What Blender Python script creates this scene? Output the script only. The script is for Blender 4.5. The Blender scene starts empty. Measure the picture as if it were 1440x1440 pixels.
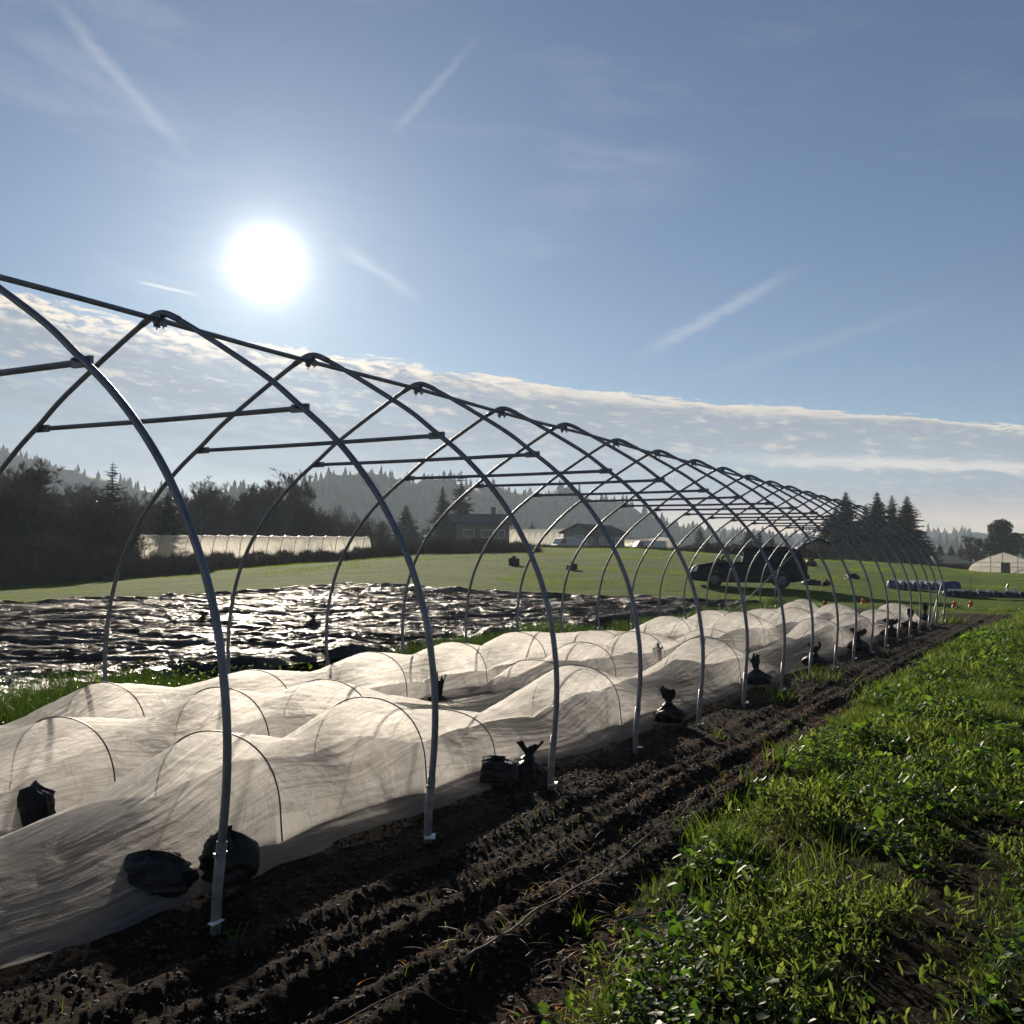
import bpy, math, random
import numpy as np
from mathutils import Matrix, Vector
random.seed(7); RNG = np.random.default_rng(11)
S = bpy.context.scene
COL = S.collection
# ------------------------------------------------------------------ camera model
CX, CY, CH, YAW, PIT, ROL, FPX = 5.25363, -3.20222, 1.52573, 0.5031, 0.04745, -0.0100, 1447.7
def _axes():
    c, s = math.cos(YAW), math.sin(YAW)
    r = np.array([c, s, 0]); f = np.array([-s, c, 0]); up = np.array([0, 0, 1.])
    cp, sp = math.cos(PIT), math.sin(PIT)
    fw = f*cp+up*sp; u2 = up*cp-f*sp
    cr, sr = math.cos(ROL), math.sin(ROL)
    return cr*r-sr*u2, sr*r+cr*u2, fw
AR, AU, AF = _axes()
CP = np.array([CX, CY, CH])
def ray(u, v):
    return AR*(u-720)/FPX - AU*(v-720)/FPX + AF
def pt(u, v, D):
    """real place at horizontal distance D seen in the direction u, v"""
    d = ray(u, v); return CP + d*(D/math.hypot(d[0], d[1]))
def az_of(u, v=790):
    d = ray(u, v); return math.atan2(d[0], d[1])
SUN_EL, SUN_AZ = math.radians(15.74), math.radians(-42.5)      # azimuth from +Y towards +X
SUN = np.array([math.sin(SUN_AZ)*math.cos(SUN_EL), math.cos(SUN_AZ)*math.cos(SUN_EL), math.sin(SUN_EL)])

# ------------------------------------------------------------------ noise
def _h(ix, iy, seed):
    n = (ix.astype(np.int64)*374761393 + iy.astype(np.int64)*668265263 + seed*2147483647) & 0xffffffff
    n = ((n ^ (n >> 13))*1274126177) & 0xffffffff
    n = (n ^ (n >> 16)) & 0xffffffff
    return n/4294967295.0
def vn(x, y, seed=0):
    x = np.asarray(x, float); y = np.asarray(y, float)
    ix = np.floor(x); iy = np.floor(y); fx = x-ix; fy = y-iy
    fx = fx*fx*fx*(fx*(fx*6-15)+10); fy = fy*fy*fy*(fy*(fy*6-15)+10)
    a = _h(ix, iy, seed); b = _h(ix+1, iy, seed); c = _h(ix, iy+1, seed); d = _h(ix+1, iy+1, seed)
    return (a*(1-fx)+b*fx)*(1-fy)+(c*(1-fx)+d*fx)*fy
def fbm(x, y, o=4, seed=0, g=.5):
    s = 0; a = 1; t = 0
    for i in range(o):
        s = s+a*(vn(x*2**i+i*17.3, y*2**i-i*9.1, seed+i)-.5); t += a; a *= g
    return s/t*2
def sst(a, b, x):
    t = np.clip((x-a)/(b-a), 0, 1); return t*t*(3-2*t)

# ------------------------------------------------------------------ mesh helpers
def mesh_obj(name, V, F, mat, parent=None, smooth=True, attrs=None, uv=None):
    """V (n,3); F an (m,3) or (m,4) array, or a list of index tuples"""
    V = np.asarray(V, np.float32)
    me = bpy.data.meshes.new(name)
    if isinstance(F, np.ndarray):
        m, k = F.shape
        me.vertices.add(len(V)); me.vertices.foreach_set('co', V.ravel())
        me.loops.add(m*k); me.loops.foreach_set('vertex_index', F.astype(np.int32).ravel())
        me.polygons.add(m); me.polygons.foreach_set('loop_start', np.arange(0, m*k, k, dtype=np.int32))
        me.update(calc_edges=True)
        if uv is not None:
            l = me.uv_layers.new(name='UVMap'); l.data.foreach_set('uv', np.asarray(uv, np.float32)[F.ravel()].ravel())
    else:
        me.from_pydata([tuple(map(float, v)) for v in V], [], F)
    me.polygons.foreach_set('use_smooth', np.full(len(me.polygons), smooth, bool))
    for kk, a in (attrs or {}).items():
        at = me.attributes.new(kk, 'FLOAT', 'POINT'); at.data.foreach_set('value', np.asarray(a, np.float32))
    for mm in (mat if isinstance(mat, (list, tuple)) else [mat]):
        me.materials.append(mm)
    me.update()
    o = bpy.data.objects.new(name, me); COL.objects.link(o)
    if parent is not None: o.parent = parent
    return o
class MB:
    """collects shapes, builds one mesh object"""
    def __init__(s): s.v = []; s.f = []; s.m = []; s.n = 0
    def add(s, V, F, mi=0):
        V = np.asarray(V, float); s.v.append(V)
        s.f += [tuple(int(i)+s.n for i in f) for f in F]; s.m += [mi]*len(F); s.n += len(V); return s
    def box(s, c, d, rz=0, mi=0, M=None):
        x, y, z = [k/2 for k in d]
        V = np.array([(i*x, j*y, k*z) for i in (-1, 1) for j in (-1, 1) for k in (-1, 1)])
        if rz: V = V @ np.array([[math.cos(rz), math.sin(rz), 0], [-math.sin(rz), math.cos(rz), 0], [0, 0, 1]])
        if M is not None: V = V @ np.asarray(M).T
        return s.add(V+np.array(c), [(0, 1, 3, 2), (4, 6, 7, 5), (0, 4, 5, 1), (2, 3, 7, 6), (0, 2, 6, 4), (1, 5, 7, 3)], mi)
    def tube(s, P, r, n=8, mi=0, caps=True):
        P = np.asarray(P, float); m = len(P); r = np.broadcast_to(np.asarray(r, float), (m,))
        T = np.gradient(P, axis=0); T /= np.linalg.norm(T, axis=1)[:, None]+1e-12
        up = np.array([0, 0, 1.]) if abs(T[0][2]) < .9 else np.array([1., 0, 0])
        V = []
        a = np.cross(T[0], up); a /= np.linalg.norm(a)
        for i in range(m):
            a = a-T[i]*(a@T[i]); a /= np.linalg.norm(a); b = np.cross(T[i], a)
            for k in range(n):
                t = 2*math.pi*k/n; V.append(P[i]+r[i]*(a*math.cos(t)+b*math.sin(t)))
        F = [(i*n+k, i*n+(k+1) % n, (i+1)*n+(k+1) % n, (i+1)*n+k) for i in range(m-1) for k in range(n)]
        if caps: F += [tuple(range(n))[::-1], tuple((m-1)*n+k for k in range(n))]
        return s.add(V, F, mi)
    def build(s, name, mat, parent=None, smooth=False, bevel=0):
        o = mesh_obj(name, np.concatenate(s.v), s.f, mat, parent, smooth)
        o.data.polygons.foreach_set('material_index', s.m)
        if bevel:
            b = o.modifiers.new('b', 'BEVEL'); b.width = bevel; b.segments = 2; b.limit_method = 'ANGLE'
        return o
def tag(o, label=None, cat=None, group=None, kind=None):
    if label: o['label'] = label
    if cat: o['category'] = cat
    if group: o['group'] = group
    if kind: o['kind'] = kind
    return o
def empty(name, loc=(0, 0, 0), rz=0):
    o = bpy.data.objects.new(name, None); o.empty_display_size = .2; COL.objects.link(o)
    o.location = loc; o.rotation_euler = (0, 0, rz); return o
def copy_tree(o, parent=None):
    c = o.copy(); COL.objects.link(c); c.parent = parent
    for ch in list(o.children): copy_tree(ch, c)
    return c
def crom(P, n=6):
    P = np.asarray(P, float); Q = np.vstack([2*P[0]-P[1], P, 2*P[-1]-P[-2]]); out = []
    for i in range(1, len(Q)-2):
        for k in range(n):
            t = k/n; a, b, c, d = Q[i-1], Q[i], Q[i+1], Q[i+2]
            out.append(.5*((2*b)+(-a+c)*t+(2*a-5*b+4*c-d)*t*t+(-a+3*b-3*c+d)*t**3))
    out.append(P[-1]); return np.array(out)

# ------------------------------------------------------------------ materials
def newmat(name):
    m = bpy.data.materials.new(name); m.use_nodes = True; nt = m.node_tree; nt.nodes.clear()
    return m, nt
def N(nt, t, **kw):
    n = nt.nodes.new(t)
    for k, v in kw.items():
        if k.startswith('i_'):
            key = k[2:].replace('_', ' '); n.inputs[key].default_value = v
        else: setattr(n, k, v)
    return n
def ramp(nt, fac, stops, interp='LINEAR'):
    r = nt.nodes.new('ShaderNodeValToRGB'); r.color_ramp.interpolation = interp
    while len(r.color_ramp.elements) < len(stops): r.color_ramp.elements.new(.5)
    for e, (p, c) in zip(r.color_ramp.elements, stops):
        e.position = p; e.color = (*c, 1) if len(c) == 3 else c
    nt.links.new(fac, r.inputs[0]); return r.outputs[0]
def noise(nt, co, scale, detail=4, rough=.55, dist=0, sc=None):
    if sc is not None:
        mp = N(nt, 'ShaderNodeMapping'); mp.inputs['Scale'].default_value = sc; nt.links.new(co, mp.inputs[0]); co = mp.outputs[0]
    n = N(nt, 'ShaderNodeTexNoise'); n.inputs['Scale'].default_value = scale; n.inputs['Detail'].default_value = detail
    n.inputs['Roughness'].default_value = rough; n.inputs['Distortion'].default_value = dist
    nt.links.new(co, n.inputs['Vector']); return n.outputs['Fac']
def coord(nt, which='Object'):
    return N(nt, 'ShaderNodeTexCoord').outputs[which]
def out(nt, sh, disp=None):
    o = N(nt, 'ShaderNodeOutputMaterial'); nt.links.new(sh, o.inputs['Surface']); return o
def simple(name, col, rough=.6, metal=0, var=.25, vs=6, bump=.0, bs=40, spec=.5, dirt=None, coat=0):
    m, nt = newmat(name); co = coord(nt)
    f = noise(nt, co, vs, 5)
    lo = tuple(c*(1-var) for c in col); hi = tuple(min(1, c*(1+var)) for c in col)
    c = ramp(nt, f, [(.3, lo), (.7, hi)])
    if dirt:
        f2 = noise(nt, co, vs*.37, 6, .65); k = ramp(nt, f2, [(.5, (0, 0, 0)), (.68, (1, 1, 1))])
        mx = N(nt, 'ShaderNodeMix', data_type='RGBA'); nt.links.new(k, mx.inputs[0]); nt.links.new(c, mx.inputs[6]); mx.inputs[7].default_value = (*dirt, 1); c = mx.outputs[2]
    p = N(nt, 'ShaderNodeBsdfPrincipled'); nt.links.new(c, p.inputs['Base Color'])
    p.inputs['Metallic'].default_value = metal; p.inputs['Specular IOR Level'].default_value = spec
    p.inputs['Coat Weight'].default_value = coat
    rr = N(nt, 'ShaderNodeMapRange'); rr.inputs[3].default_value = max(.02, rough-.12); rr.inputs[4].default_value = min(1, rough+.12)
    nt.links.new(noise(nt, co, vs*2.3, 4), rr.inputs[0]); nt.links.new(rr.outputs[0], p.inputs['Roughness'])
    if bump:
        b = N(nt, 'ShaderNodeBump'); b.inputs['Distance'].default_value = bump; b.inputs['Strength'].default_value = .8
        nt.links.new(noise(nt, co, bs, 5, .6), b.inputs['Height']); nt.links.new(b.outputs[0], p.inputs['Normal'])
    out(nt, p.outputs[0]); return m
def leafy(name, base, trans, rough=.45, var=.4, scale=3., tw=.45, spec=.12):
    m, nt = newmat(name); co = N(nt, 'ShaderNodeNewGeometry')
    f = noise(nt, co.outputs['Position'], scale, 3); ri = N(nt, 'ShaderNodeNewGeometry').outputs['Random Per Island']
    ad = N(nt, 'ShaderNodeMath', operation='ADD'); nt.links.new(f, ad.inputs[0]); mu = N(nt, 'ShaderNodeMath', operation='MULTIPLY'); mu.inputs[1].default_value = .6
    nt.links.new(ri, mu.inputs[0]); nt.links.new(mu.outputs[0], ad.inputs[1])
    def cr(c): return ramp(nt, ad.outputs[0], [(.35, tuple(x*(1-var) for x in c)), (.75, c), (1.0, (c[0]*(1+var*1.3), c[1]*(1+var*.7), c[2]*(1+var)))])
    p = N(nt, 'ShaderNodeBsdfPrincipled'); nt.links.new(cr(base), p.inputs['Base Color']); p.inputs['Roughness'].default_value = rough; p.inputs['Specular IOR Level'].default_value = spec
    t = N(nt, 'ShaderNodeBsdfTranslucent'); nt.links.new(cr(trans), t.inputs[0])
    mx = N(nt, 'ShaderNodeMixShader'); mx.inputs[0].default_value = tw
    nt.links.new(p.outputs[0], mx.inputs[1]); nt.links.new(t.outputs[0], mx.inputs[2]); out(nt, mx.outputs[0]); return m
M = {}
M['galv'] = simple('galvanised_steel', (.20, .21, .23), .46, .7, .22, 9, .0006, 120)
M['post'] = simple('weathered_post', (.26, .24, .22), .55, .4, .3, 14, .0008, 90, dirt=(.10, .075, .05))
M['plate'] = simple('bright_plate', (.85, .84, .80), .35, .3, .1, 20)  # whitish base colour stands in for the glint on the metal
M['white'] = simple('white_plastic', (.8, .8, .78), .4, 0, .06, 8)
M['wire'] = simple('dark_wire', (.09, .08, .065), .5, .4, .2, 20)
M['bag'] = simple('black_bag', (.008, .0075, .007), .5, 0, .4, 9, .022, 13, spec=.3, dirt=(.03, .024, .019))
M['bark'] = simple('bark', (.062, .052, .044), .9, 0, .35, 4, .01, 12)
M['palebark'] = simple('pale_bark', (.17, .16, .145), .9, 0, .4, 4, .01, 12)
M['twig'] = simple('twigs', (.115, .086, .066), .9, 0, .35, 1.2)
M['brush'] = simple('brush_stems', (.060, .047, .028), .9, 0, .5, .5)
M['needle'] = leafy('needles', (.012, .021, .012), (.010, .02, .007), .6, .4, .7, .25)
M['darkleaf'] = leafy('dark_leaves', (.020, .032, .016), (.02, .035, .01), .5, .4, .6, .25)
M['forest'] = leafy('forest_needles', (.022, .034, .022), (.01, .02, .01), .8, .3, .02, .1)
M['grass'] = leafy('grass_blades', (.028, .058, .010), (.080, .140, .012), .5, .6, .9, .5, .25)
M['tallgrass'] = leafy('tall_grass_blades', (.022, .048, .010), (.05, .10, .010), .5, .5, 1.2, .35)
M['grass2'] = leafy('pasture_blades', (.055, .095, .008), (.155, .24, .012), .6, .4, .12, .5, .03)
M['weed'] = leafy('weed_leaves', (.026, .060, .012), (.095, .200, .016), .5, .6, 2.0, .5, .25)
M['weed2'] = leafy('pale_weed_leaves', (.040, .072, .020), (.13, .20, .028), .5, .55, 1.5, .5, .2)
M['dry'] = leafy('dry_leaves', (.26, .15, .06), (.40, .20, .05), .6, .35, 9, .4)
M['clod'] = simple('soil_clod', (.026, .017, .012), .95, 0, .45, 30, .004, 160)
M['fleck'] = simple('pale_fleck', (.55, .53, .5), .35, 0, .2, 60)
M['orange'] = simple('orange_flag', (.75, .10, .02), .5, 0, .15, 20)
M['blue'] = simple('blue_tarp', (.025, .05, .15), .65, 0, .3, 3, .02, 4)
M['blackpl'] = simple('black_tray', (.012, .012, .013), .4, 0, .4, 4, .01, 8)
M['housewall'] = simple('house_wall', (.16, .12, .095), .8, 0, .15, .6, .01, 3)
M['housegrey'] = simple('grey_siding', (.16, .17, .18), .8, 0, .12, .6, .01, 3)
M['roof'] = simple('roof_shingle', (.06, .055, .055), .8, 0, .2, 1.5, .02, 6)
M['pane'] = simple('dark_pane', (.02, .024, .03), .08, 0, .1, 2)
M['trim'] = simple('white_trim', (.6, .6, .58), .5, 0, .1, 3)
M['carpaint'] = simple('car_paint', (.003, .004, .009), .4, 0, .15, 5, spec=.25)
M['cartrim'] = simple('car_trim', (.012, .012, .013), .55, 0, .2, 9)
M['tyre'] = simple('tyre_rubber', (.018, .018, .018), .85, 0, .2, 12)
M['rim'] = simple('wheel_rim', (.16, .16, .17), .35, .8, .15, 12)
M['lamp'] = simple('clear_lamp', (.7, .7, .68), .12, .3, .05, 12)
M['redlamp'] = simple('red_lamp', (.35, .01, .01), .2, 0, .1, 12)
M['grain'] = simple('beehive_wood', (.10, .035, .03), .7, 0, .3, 9)
def glass(name, tint, tr):
    m, nt = newmat(name)
    t = N(nt, 'ShaderNodeBsdfTransparent'); t.inputs[0].default_value = (*tint, 1)
    g = N(nt, 'ShaderNodeBsdfGlossy'); g.inputs['Roughness'].default_value = .03
    fr = N(nt, 'ShaderNodeFresnel'); fr.inputs[0].default_value = 1.5
    mx = N(nt, 'ShaderNodeMixShader'); nt.links.new(fr.outputs[0], mx.inputs[0]); nt.links.new(t.outputs[0], mx.inputs[1]); nt.links.new(g.outputs[0], mx.inputs[2])
    out(nt, mx.outputs[0]); return m
M['glass'] = glass('car_glass', (.75, .8, .78), 1); M['darkglass'] = glass('privacy_glass', (.05, .055, .06), 1)
def film(name, base, transp, transl, uvwr=False, bump=.01, warm=(1, 1, 1)):
    """thin white fabric or plastic film: scatters, lets light through, partly see-through"""
    m, nt = newmat(name); co = coord(nt)
    if uvwr: uvc = coord(nt, 'UV')
    n1 = noise(nt, co, 2.2, 5, .6)
    c = ramp(nt, n1, [(.3, tuple(b*.80 for b in base)), (.7, base)])
    if uvwr:
        def rid(q):
            a = N(nt, 'ShaderNodeMath', operation='SUBTRACT'); nt.links.new(q, a.inputs[0]); a.inputs[1].default_value = .5
            b_ = N(nt, 'ShaderNodeMath', operation='ABSOLUTE'); nt.links.new(a.outputs[0], b_.inputs[0])
            c_ = N(nt, 'ShaderNodeMath', operation='MULTIPLY'); nt.links.new(b_.outputs[0], c_.inputs[0]); c_.inputs[1].default_value = 2.4; return c_.outputs[0]
        w = rid(noise(nt, uvc, 1, 5, .6, .5, sc=(21, .85, 1))); w2 = rid(noise(nt, uvc, 1, 5, .62, 1.5, sc=(7, 3.4, 1)))
        n3 = noise(nt, co, 30, 4, .6)
        crease_shade = ramp(nt, w, [(.0, (.46, .44, .41)), (.13, (1, 1, 1))])  # shade of the fine creases painted into the fabric colour
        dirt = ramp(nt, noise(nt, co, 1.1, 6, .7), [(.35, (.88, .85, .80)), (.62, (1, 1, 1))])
        for k in (crease_shade, dirt):
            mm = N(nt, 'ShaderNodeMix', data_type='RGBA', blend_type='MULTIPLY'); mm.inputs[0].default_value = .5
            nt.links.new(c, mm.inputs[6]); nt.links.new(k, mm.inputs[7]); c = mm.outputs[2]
        h = N(nt, 'ShaderNodeMath', operation='ADD'); nt.links.new(w, h.inputs[0]); nt.links.new(w2, h.inputs[1])
        h3 = N(nt, 'ShaderNodeMath', operation='MULTIPLY_ADD'); nt.links.new(n3, h3.inputs[0]); h3.inputs[1].default_value = .12; nt.links.new(h.outputs[0], h3.inputs[2]); h = h3
    else:
        h = N(nt, 'ShaderNodeMath', operation='ADD'); nt.links.new(noise(nt, co, 6, 5), h.inputs[0])
    b = N(nt, 'ShaderNodeBump'); b.inputs['Distance'].default_value = bump; b.inputs['Strength'].default_value = 1; nt.links.new(h.outputs[0], b.inputs['Height'])
    d = N(nt, 'ShaderNodeBsdfPrincipled'); d.inputs['Roughness'].default_value = .62; d.inputs['Specular IOR Level'].default_value = .35
    nt.links.new(c, d.inputs['Base Color']); nt.links.new(b.outputs[0], d.inputs['Normal'])
    t = N(nt, 'ShaderNodeBsdfTranslucent'); nt.links.new(c, t.inputs[0]); nt.links.new(b.outputs[0], t.inputs['Normal'])
    if uvwr:      # fleece scatters light mostly forwards
        q = N(nt, 'ShaderNodeBsdfRefraction'); q.inputs['IOR'].default_value = 1.4; q.inputs['Roughness'].default_value = .8; nt.links.new(c, q.inputs[0]); nt.links.new(b.outputs[0], q.inputs['Normal'])
        mq = N(nt, 'ShaderNodeMixShader'); mq.inputs[0].default_value = .17; nt.links.new(t.outputs[0], mq.inputs[1]); nt.links.new(q.outputs[0], mq.inputs[2]); t = mq
    m1 = N(nt, 'ShaderNodeMixShader'); m1.inputs[0].default_value = transl; nt.links.new(d.outputs[0], m1.inputs[1]); nt.links.new(t.outputs[0], m1.inputs[2])
    tr = N(nt, 'ShaderNodeBsdfTransparent'); tr.inputs[0].default_value = (*warm, 1)
    m2 = N(nt, 'ShaderNodeMixShader'); m2.inputs[0].default_value = transp; nt.links.new(m1.outputs[0], m2.inputs[1]); nt.links.new(tr.outputs[0], m2.inputs[2])
    out(nt, m2.outputs[0]); return m
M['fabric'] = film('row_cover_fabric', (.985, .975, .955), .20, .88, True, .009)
M['poly'] = film('greenhouse_film', (.86, .83, .76), .36, .80, False, .02)
def m_ground():
    m, nt = newmat('farm_ground'); g = N(nt, 'ShaderNodeNewGeometry').outputs['Position']
    at = N(nt, 'ShaderNodeAttribute'); at.attribute_name = 'green'
    s = ramp(nt, noise(nt, g, 9, 8, .7), [(.3, (.009, .0056, .0037)), (.55, (.021, .0135, .0088)), (.75, (.046, .030, .0195))])
    a = ramp(nt, noise(nt, g, .35, 8, .68), [(.28, (.042, .070, .007)), (.5, (.072, .122, .010)), (.72, (.12, .165, .016))])
    a2 = ramp(nt, noise(nt, g, 14, 4, .7), [(.35, (.45, .45, .4)), (.65, (1, 1, 1))])
    mm = N(nt, 'ShaderNodeMix', data_type='RGBA', blend_type='MULTIPLY'); mm.inputs[0].default_value = .7; nt.links.new(a, mm.inputs[6]); nt.links.new(a2, mm.inputs[7])
    mx = N(nt, 'ShaderNodeMix', data_type='RGBA'); nt.links.new(at.outputs['Fac'], mx.inputs[0]); nt.links.new(s, mx.inputs[6]); nt.links.new(mm.outputs[2], mx.inputs[7])
    p = N(nt, 'ShaderNodeBsdfPrincipled'); nt.links.new(mx.outputs[2], p.inputs['Base Color']); p.inputs['Roughness'].default_value = 1; p.inputs['Specular IOR Level'].default_value = .03
    b = N(nt, 'ShaderNodeBump'); b.inputs['Distance'].default_value = .02; b.inputs['Strength'].default_value = 1; nt.links.new(noise(nt, g, 45, 6, .7), b.inputs['Height']); nt.links.new(b.outputs[0], p.inputs['Normal'])
    out(nt, p.outputs[0]); return m
M['ground'] = m_ground()
def m_tarp():
    m, nt = newmat('black_mulch_film'); g = coord(nt)
    d = N(nt, 'ShaderNodeBsdfDiffuse'); c = ramp(nt, noise(nt, g, 1.3, 6, .7), [(.5, (.009, .009, .010)), (.72, (.022, .018, .016))]); nt.links.new(c, d.inputs[0])
    q = N(nt, 'ShaderNodeBsdfGlossy'); rr = N(nt, 'ShaderNodeMapRange'); rr.inputs[3].default_value = .07; rr.inputs[4].default_value = .30; nt.links.new(noise(nt, g, 2.5, 5), rr.inputs[0]); nt.links.new(rr.outputs[0], q.inputs['Roughness'])
    h = N(nt, 'ShaderNodeMath', operation='ADD'); nt.links.new(noise(nt, g, 6.5, 5, .68, .8), h.inputs[0]); nt.links.new(noise(nt, g, 24, 4, .7, .6), h.inputs[1])
    b = N(nt, 'ShaderNodeBump'); b.inputs['Distance'].default_value = .065; b.inputs['Strength'].default_value = 1; nt.links.new(h.outputs[0], b.inputs['Height'])
    nt.links.new(b.outputs[0], d.inputs['Normal']); nt.links.new(b.outputs[0], q.inputs['Normal'])
    k = ramp(nt, noise(nt, g, .9, 5, .65), [(.38, (.012, .012, .012)), (.6, (.085, .085, .085))])
    mx = N(nt, 'ShaderNodeMixShader'); nt.links.new(k, mx.inputs[0]); nt.links.new(d.outputs[0], mx.inputs[1]); nt.links.new(q.outputs[0], mx.inputs[2])
    out(nt, mx.outputs[0]); return m
M['tarp'] = m_tarp()

# ------------------------------------------------------------------ terrain
_T = [(-600, 826, 70), (-200, 826, 70), (0, 826, 70), (100, 819, 70), (200, 812, 70), (330, 801, 72), (480, 788, 78), (600, 775, 85), (740, 770, 90), (900, 772, 90), (1000, 778, 92), (1200, 788, 100), (1300, 795, 105), (1380, 804, 110), (1440, 807, 110), (1700, 807, 110)]
_az = np.array([az_of(u) for u, v, d in _T]); _zz = np.array([pt(u, v, d)[2] for u, v, d in _T]); _dd = np.array([d for u, v, d in _T], float)
def TZ(x, y):
    dx = np.asarray(x, float)-CX; dy = np.asarray(y, float)-CY
    d = np.hypot(dx, dy); a = np.arctan2(dx, dy)
    a = np.where(a > 1.2, 1.2, np.where(a < -1.6, -1.6, a))
    z = np.interp(a, _az, _zz); D = np.interp(a, _az, _dd)
    w = np.clip((d-33)/(D-33), 0, 1); w = w*w*(3-2*w)*.35+w*.65
    w = np.where(d > D, 1, w)
    return z*w*sst(33, 42, d)+0*d
def weed_edge(y):
    return np.interp(y, [-6, -.1, 1.5, 3, 4.6, 6.4, 9.2, 13, 20, 30], [3.75, 3.7, 3.5, 3.4, 3.3, 3.25, 3.15, 3.15, 3.2, 3.5])
def soilmask(x, y):
    """1 = bare tilled soil"""
    e = weed_edge(y)+.22*fbm(x*1.4, y*.9, 3, 5)
    m = sst(e+.08, e-.08, x)*sst(-3.6, -3.1, x)*sst(33.5, 32.2, y+.6*fbm(x*.8, y*.8, 3, 8))*sst(-12, -10, y)
    lane = np.exp(-((x-4.65-.03*y)/.22)**2)*sst(.45, .6, .5+.5*fbm(x*1.1, y*.7, 3, 15)+.12)*sst(9, 3, y)
    blot = sst(.20, .32, fbm(x*1.7+5, y*1.3, 3, 31))*sst(8, 3, y)*sst(3.2, 3.6, x)
    return np.clip(m+lane*.9+blot*.8, 0, 1)
def furrow(x, y):
    w = x+.05*fbm(x*.6, y*.5, 2, 61)
    z = 0
    for c, a, s in ((2.40, .04, .085), (2.62, .025, .05), (2.84, .06, .085), (3.06, .025, .05), (3.26, .065, .09), (2.08, .02, .12)):
        z = z+a*np.exp(-((w-c)/s)**2)*(.7+.6*vn(y*1.1, x*0+c, 62))
    return z
def ground_z(x, y, fine=True):
    z = TZ(x, y); d = np.hypot(x-CX, y-CY); m = soilmask(x, y); near = sst(60, 15, d)
    z = z+m*near*(furrow(x, y)+.012*fbm(x*6, y*2.4, 4, 21, .6)+.011*fbm(x*26, y*26, 3, 24, .65)-.015)
    z = z+(1-m)*near*(.035*fbm(x*2.2, y*2.2, 3, 41)+.012*fbm(x*14, y*14, 2, 44))
    return z+sst(15, 40, d)*.06*fbm(x*.35, y*.35, 4, 51, .6)
def make_ground():
    c = -YAW; fine = np.linspace(c-math.radians(31), c+math.radians(31), 900)
    rest = np.linspace(c+math.radians(31), c+2*math.pi-math.radians(31), 72)[1:-1]
    A = np.concatenate([fine, rest]); nA = len(A)
    R = [.25, .8, 1.5, 2.2, 2.8]; r = 3.1
    while r < 60: R.append(r); r *= 1.0047
    while r < 1500: R.append(r); r *= 1.05
    R.append(1500.); R = np.array(R); nR = len(R)
    aa, rr = np.meshgrid(A, R)
    x = CX+rr*np.sin(aa); y = CY+rr*np.cos(aa); z = ground_z(x, y)
    V = np.stack([x, y, z], -1).reshape(-1, 3)
    i = np.arange(nR-1)[:, None]*nA; j = np.arange(nA)[None]; j2 = (j+1) % nA
    F = np.stack([i+j, i+nA+j, i+nA+j2, i+j2], -1).reshape(-1, 4)[:, ::-1]
    # centre cap
    k = len(V); V = np.vstack([V, [[CX, CY, float(ground_z(np.array(CX), np.array(CY)))]]])
    cap = np.stack([np.full(nA, k), np.arange(nA), (np.arange(nA)+1) % nA], -1)
    g = (1-soilmask(x, y))*(.12+.88*sst(9, 30, np.hypot(x-CX, y-CY))); g = np.append(g.ravel(), .1)
    # under the plastic sheet and inside the tunnel the earth is bare
    o = mesh_obj('ground', V, F, M['ground'], attrs={'green': g})
    o2 = mesh_obj('ground_underfoot', V[np.append(np.arange(nA), k)], np.stack([np.full(nA, nA), np.arange(nA), (np.arange(nA)+1) % nA], -1)[:, ::-1], M['ground'], attrs={'green': g[np.append(np.arange(nA), k)]})
    tag(o, kind='structure'); tag(o2, kind='structure')
make_ground()

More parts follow.
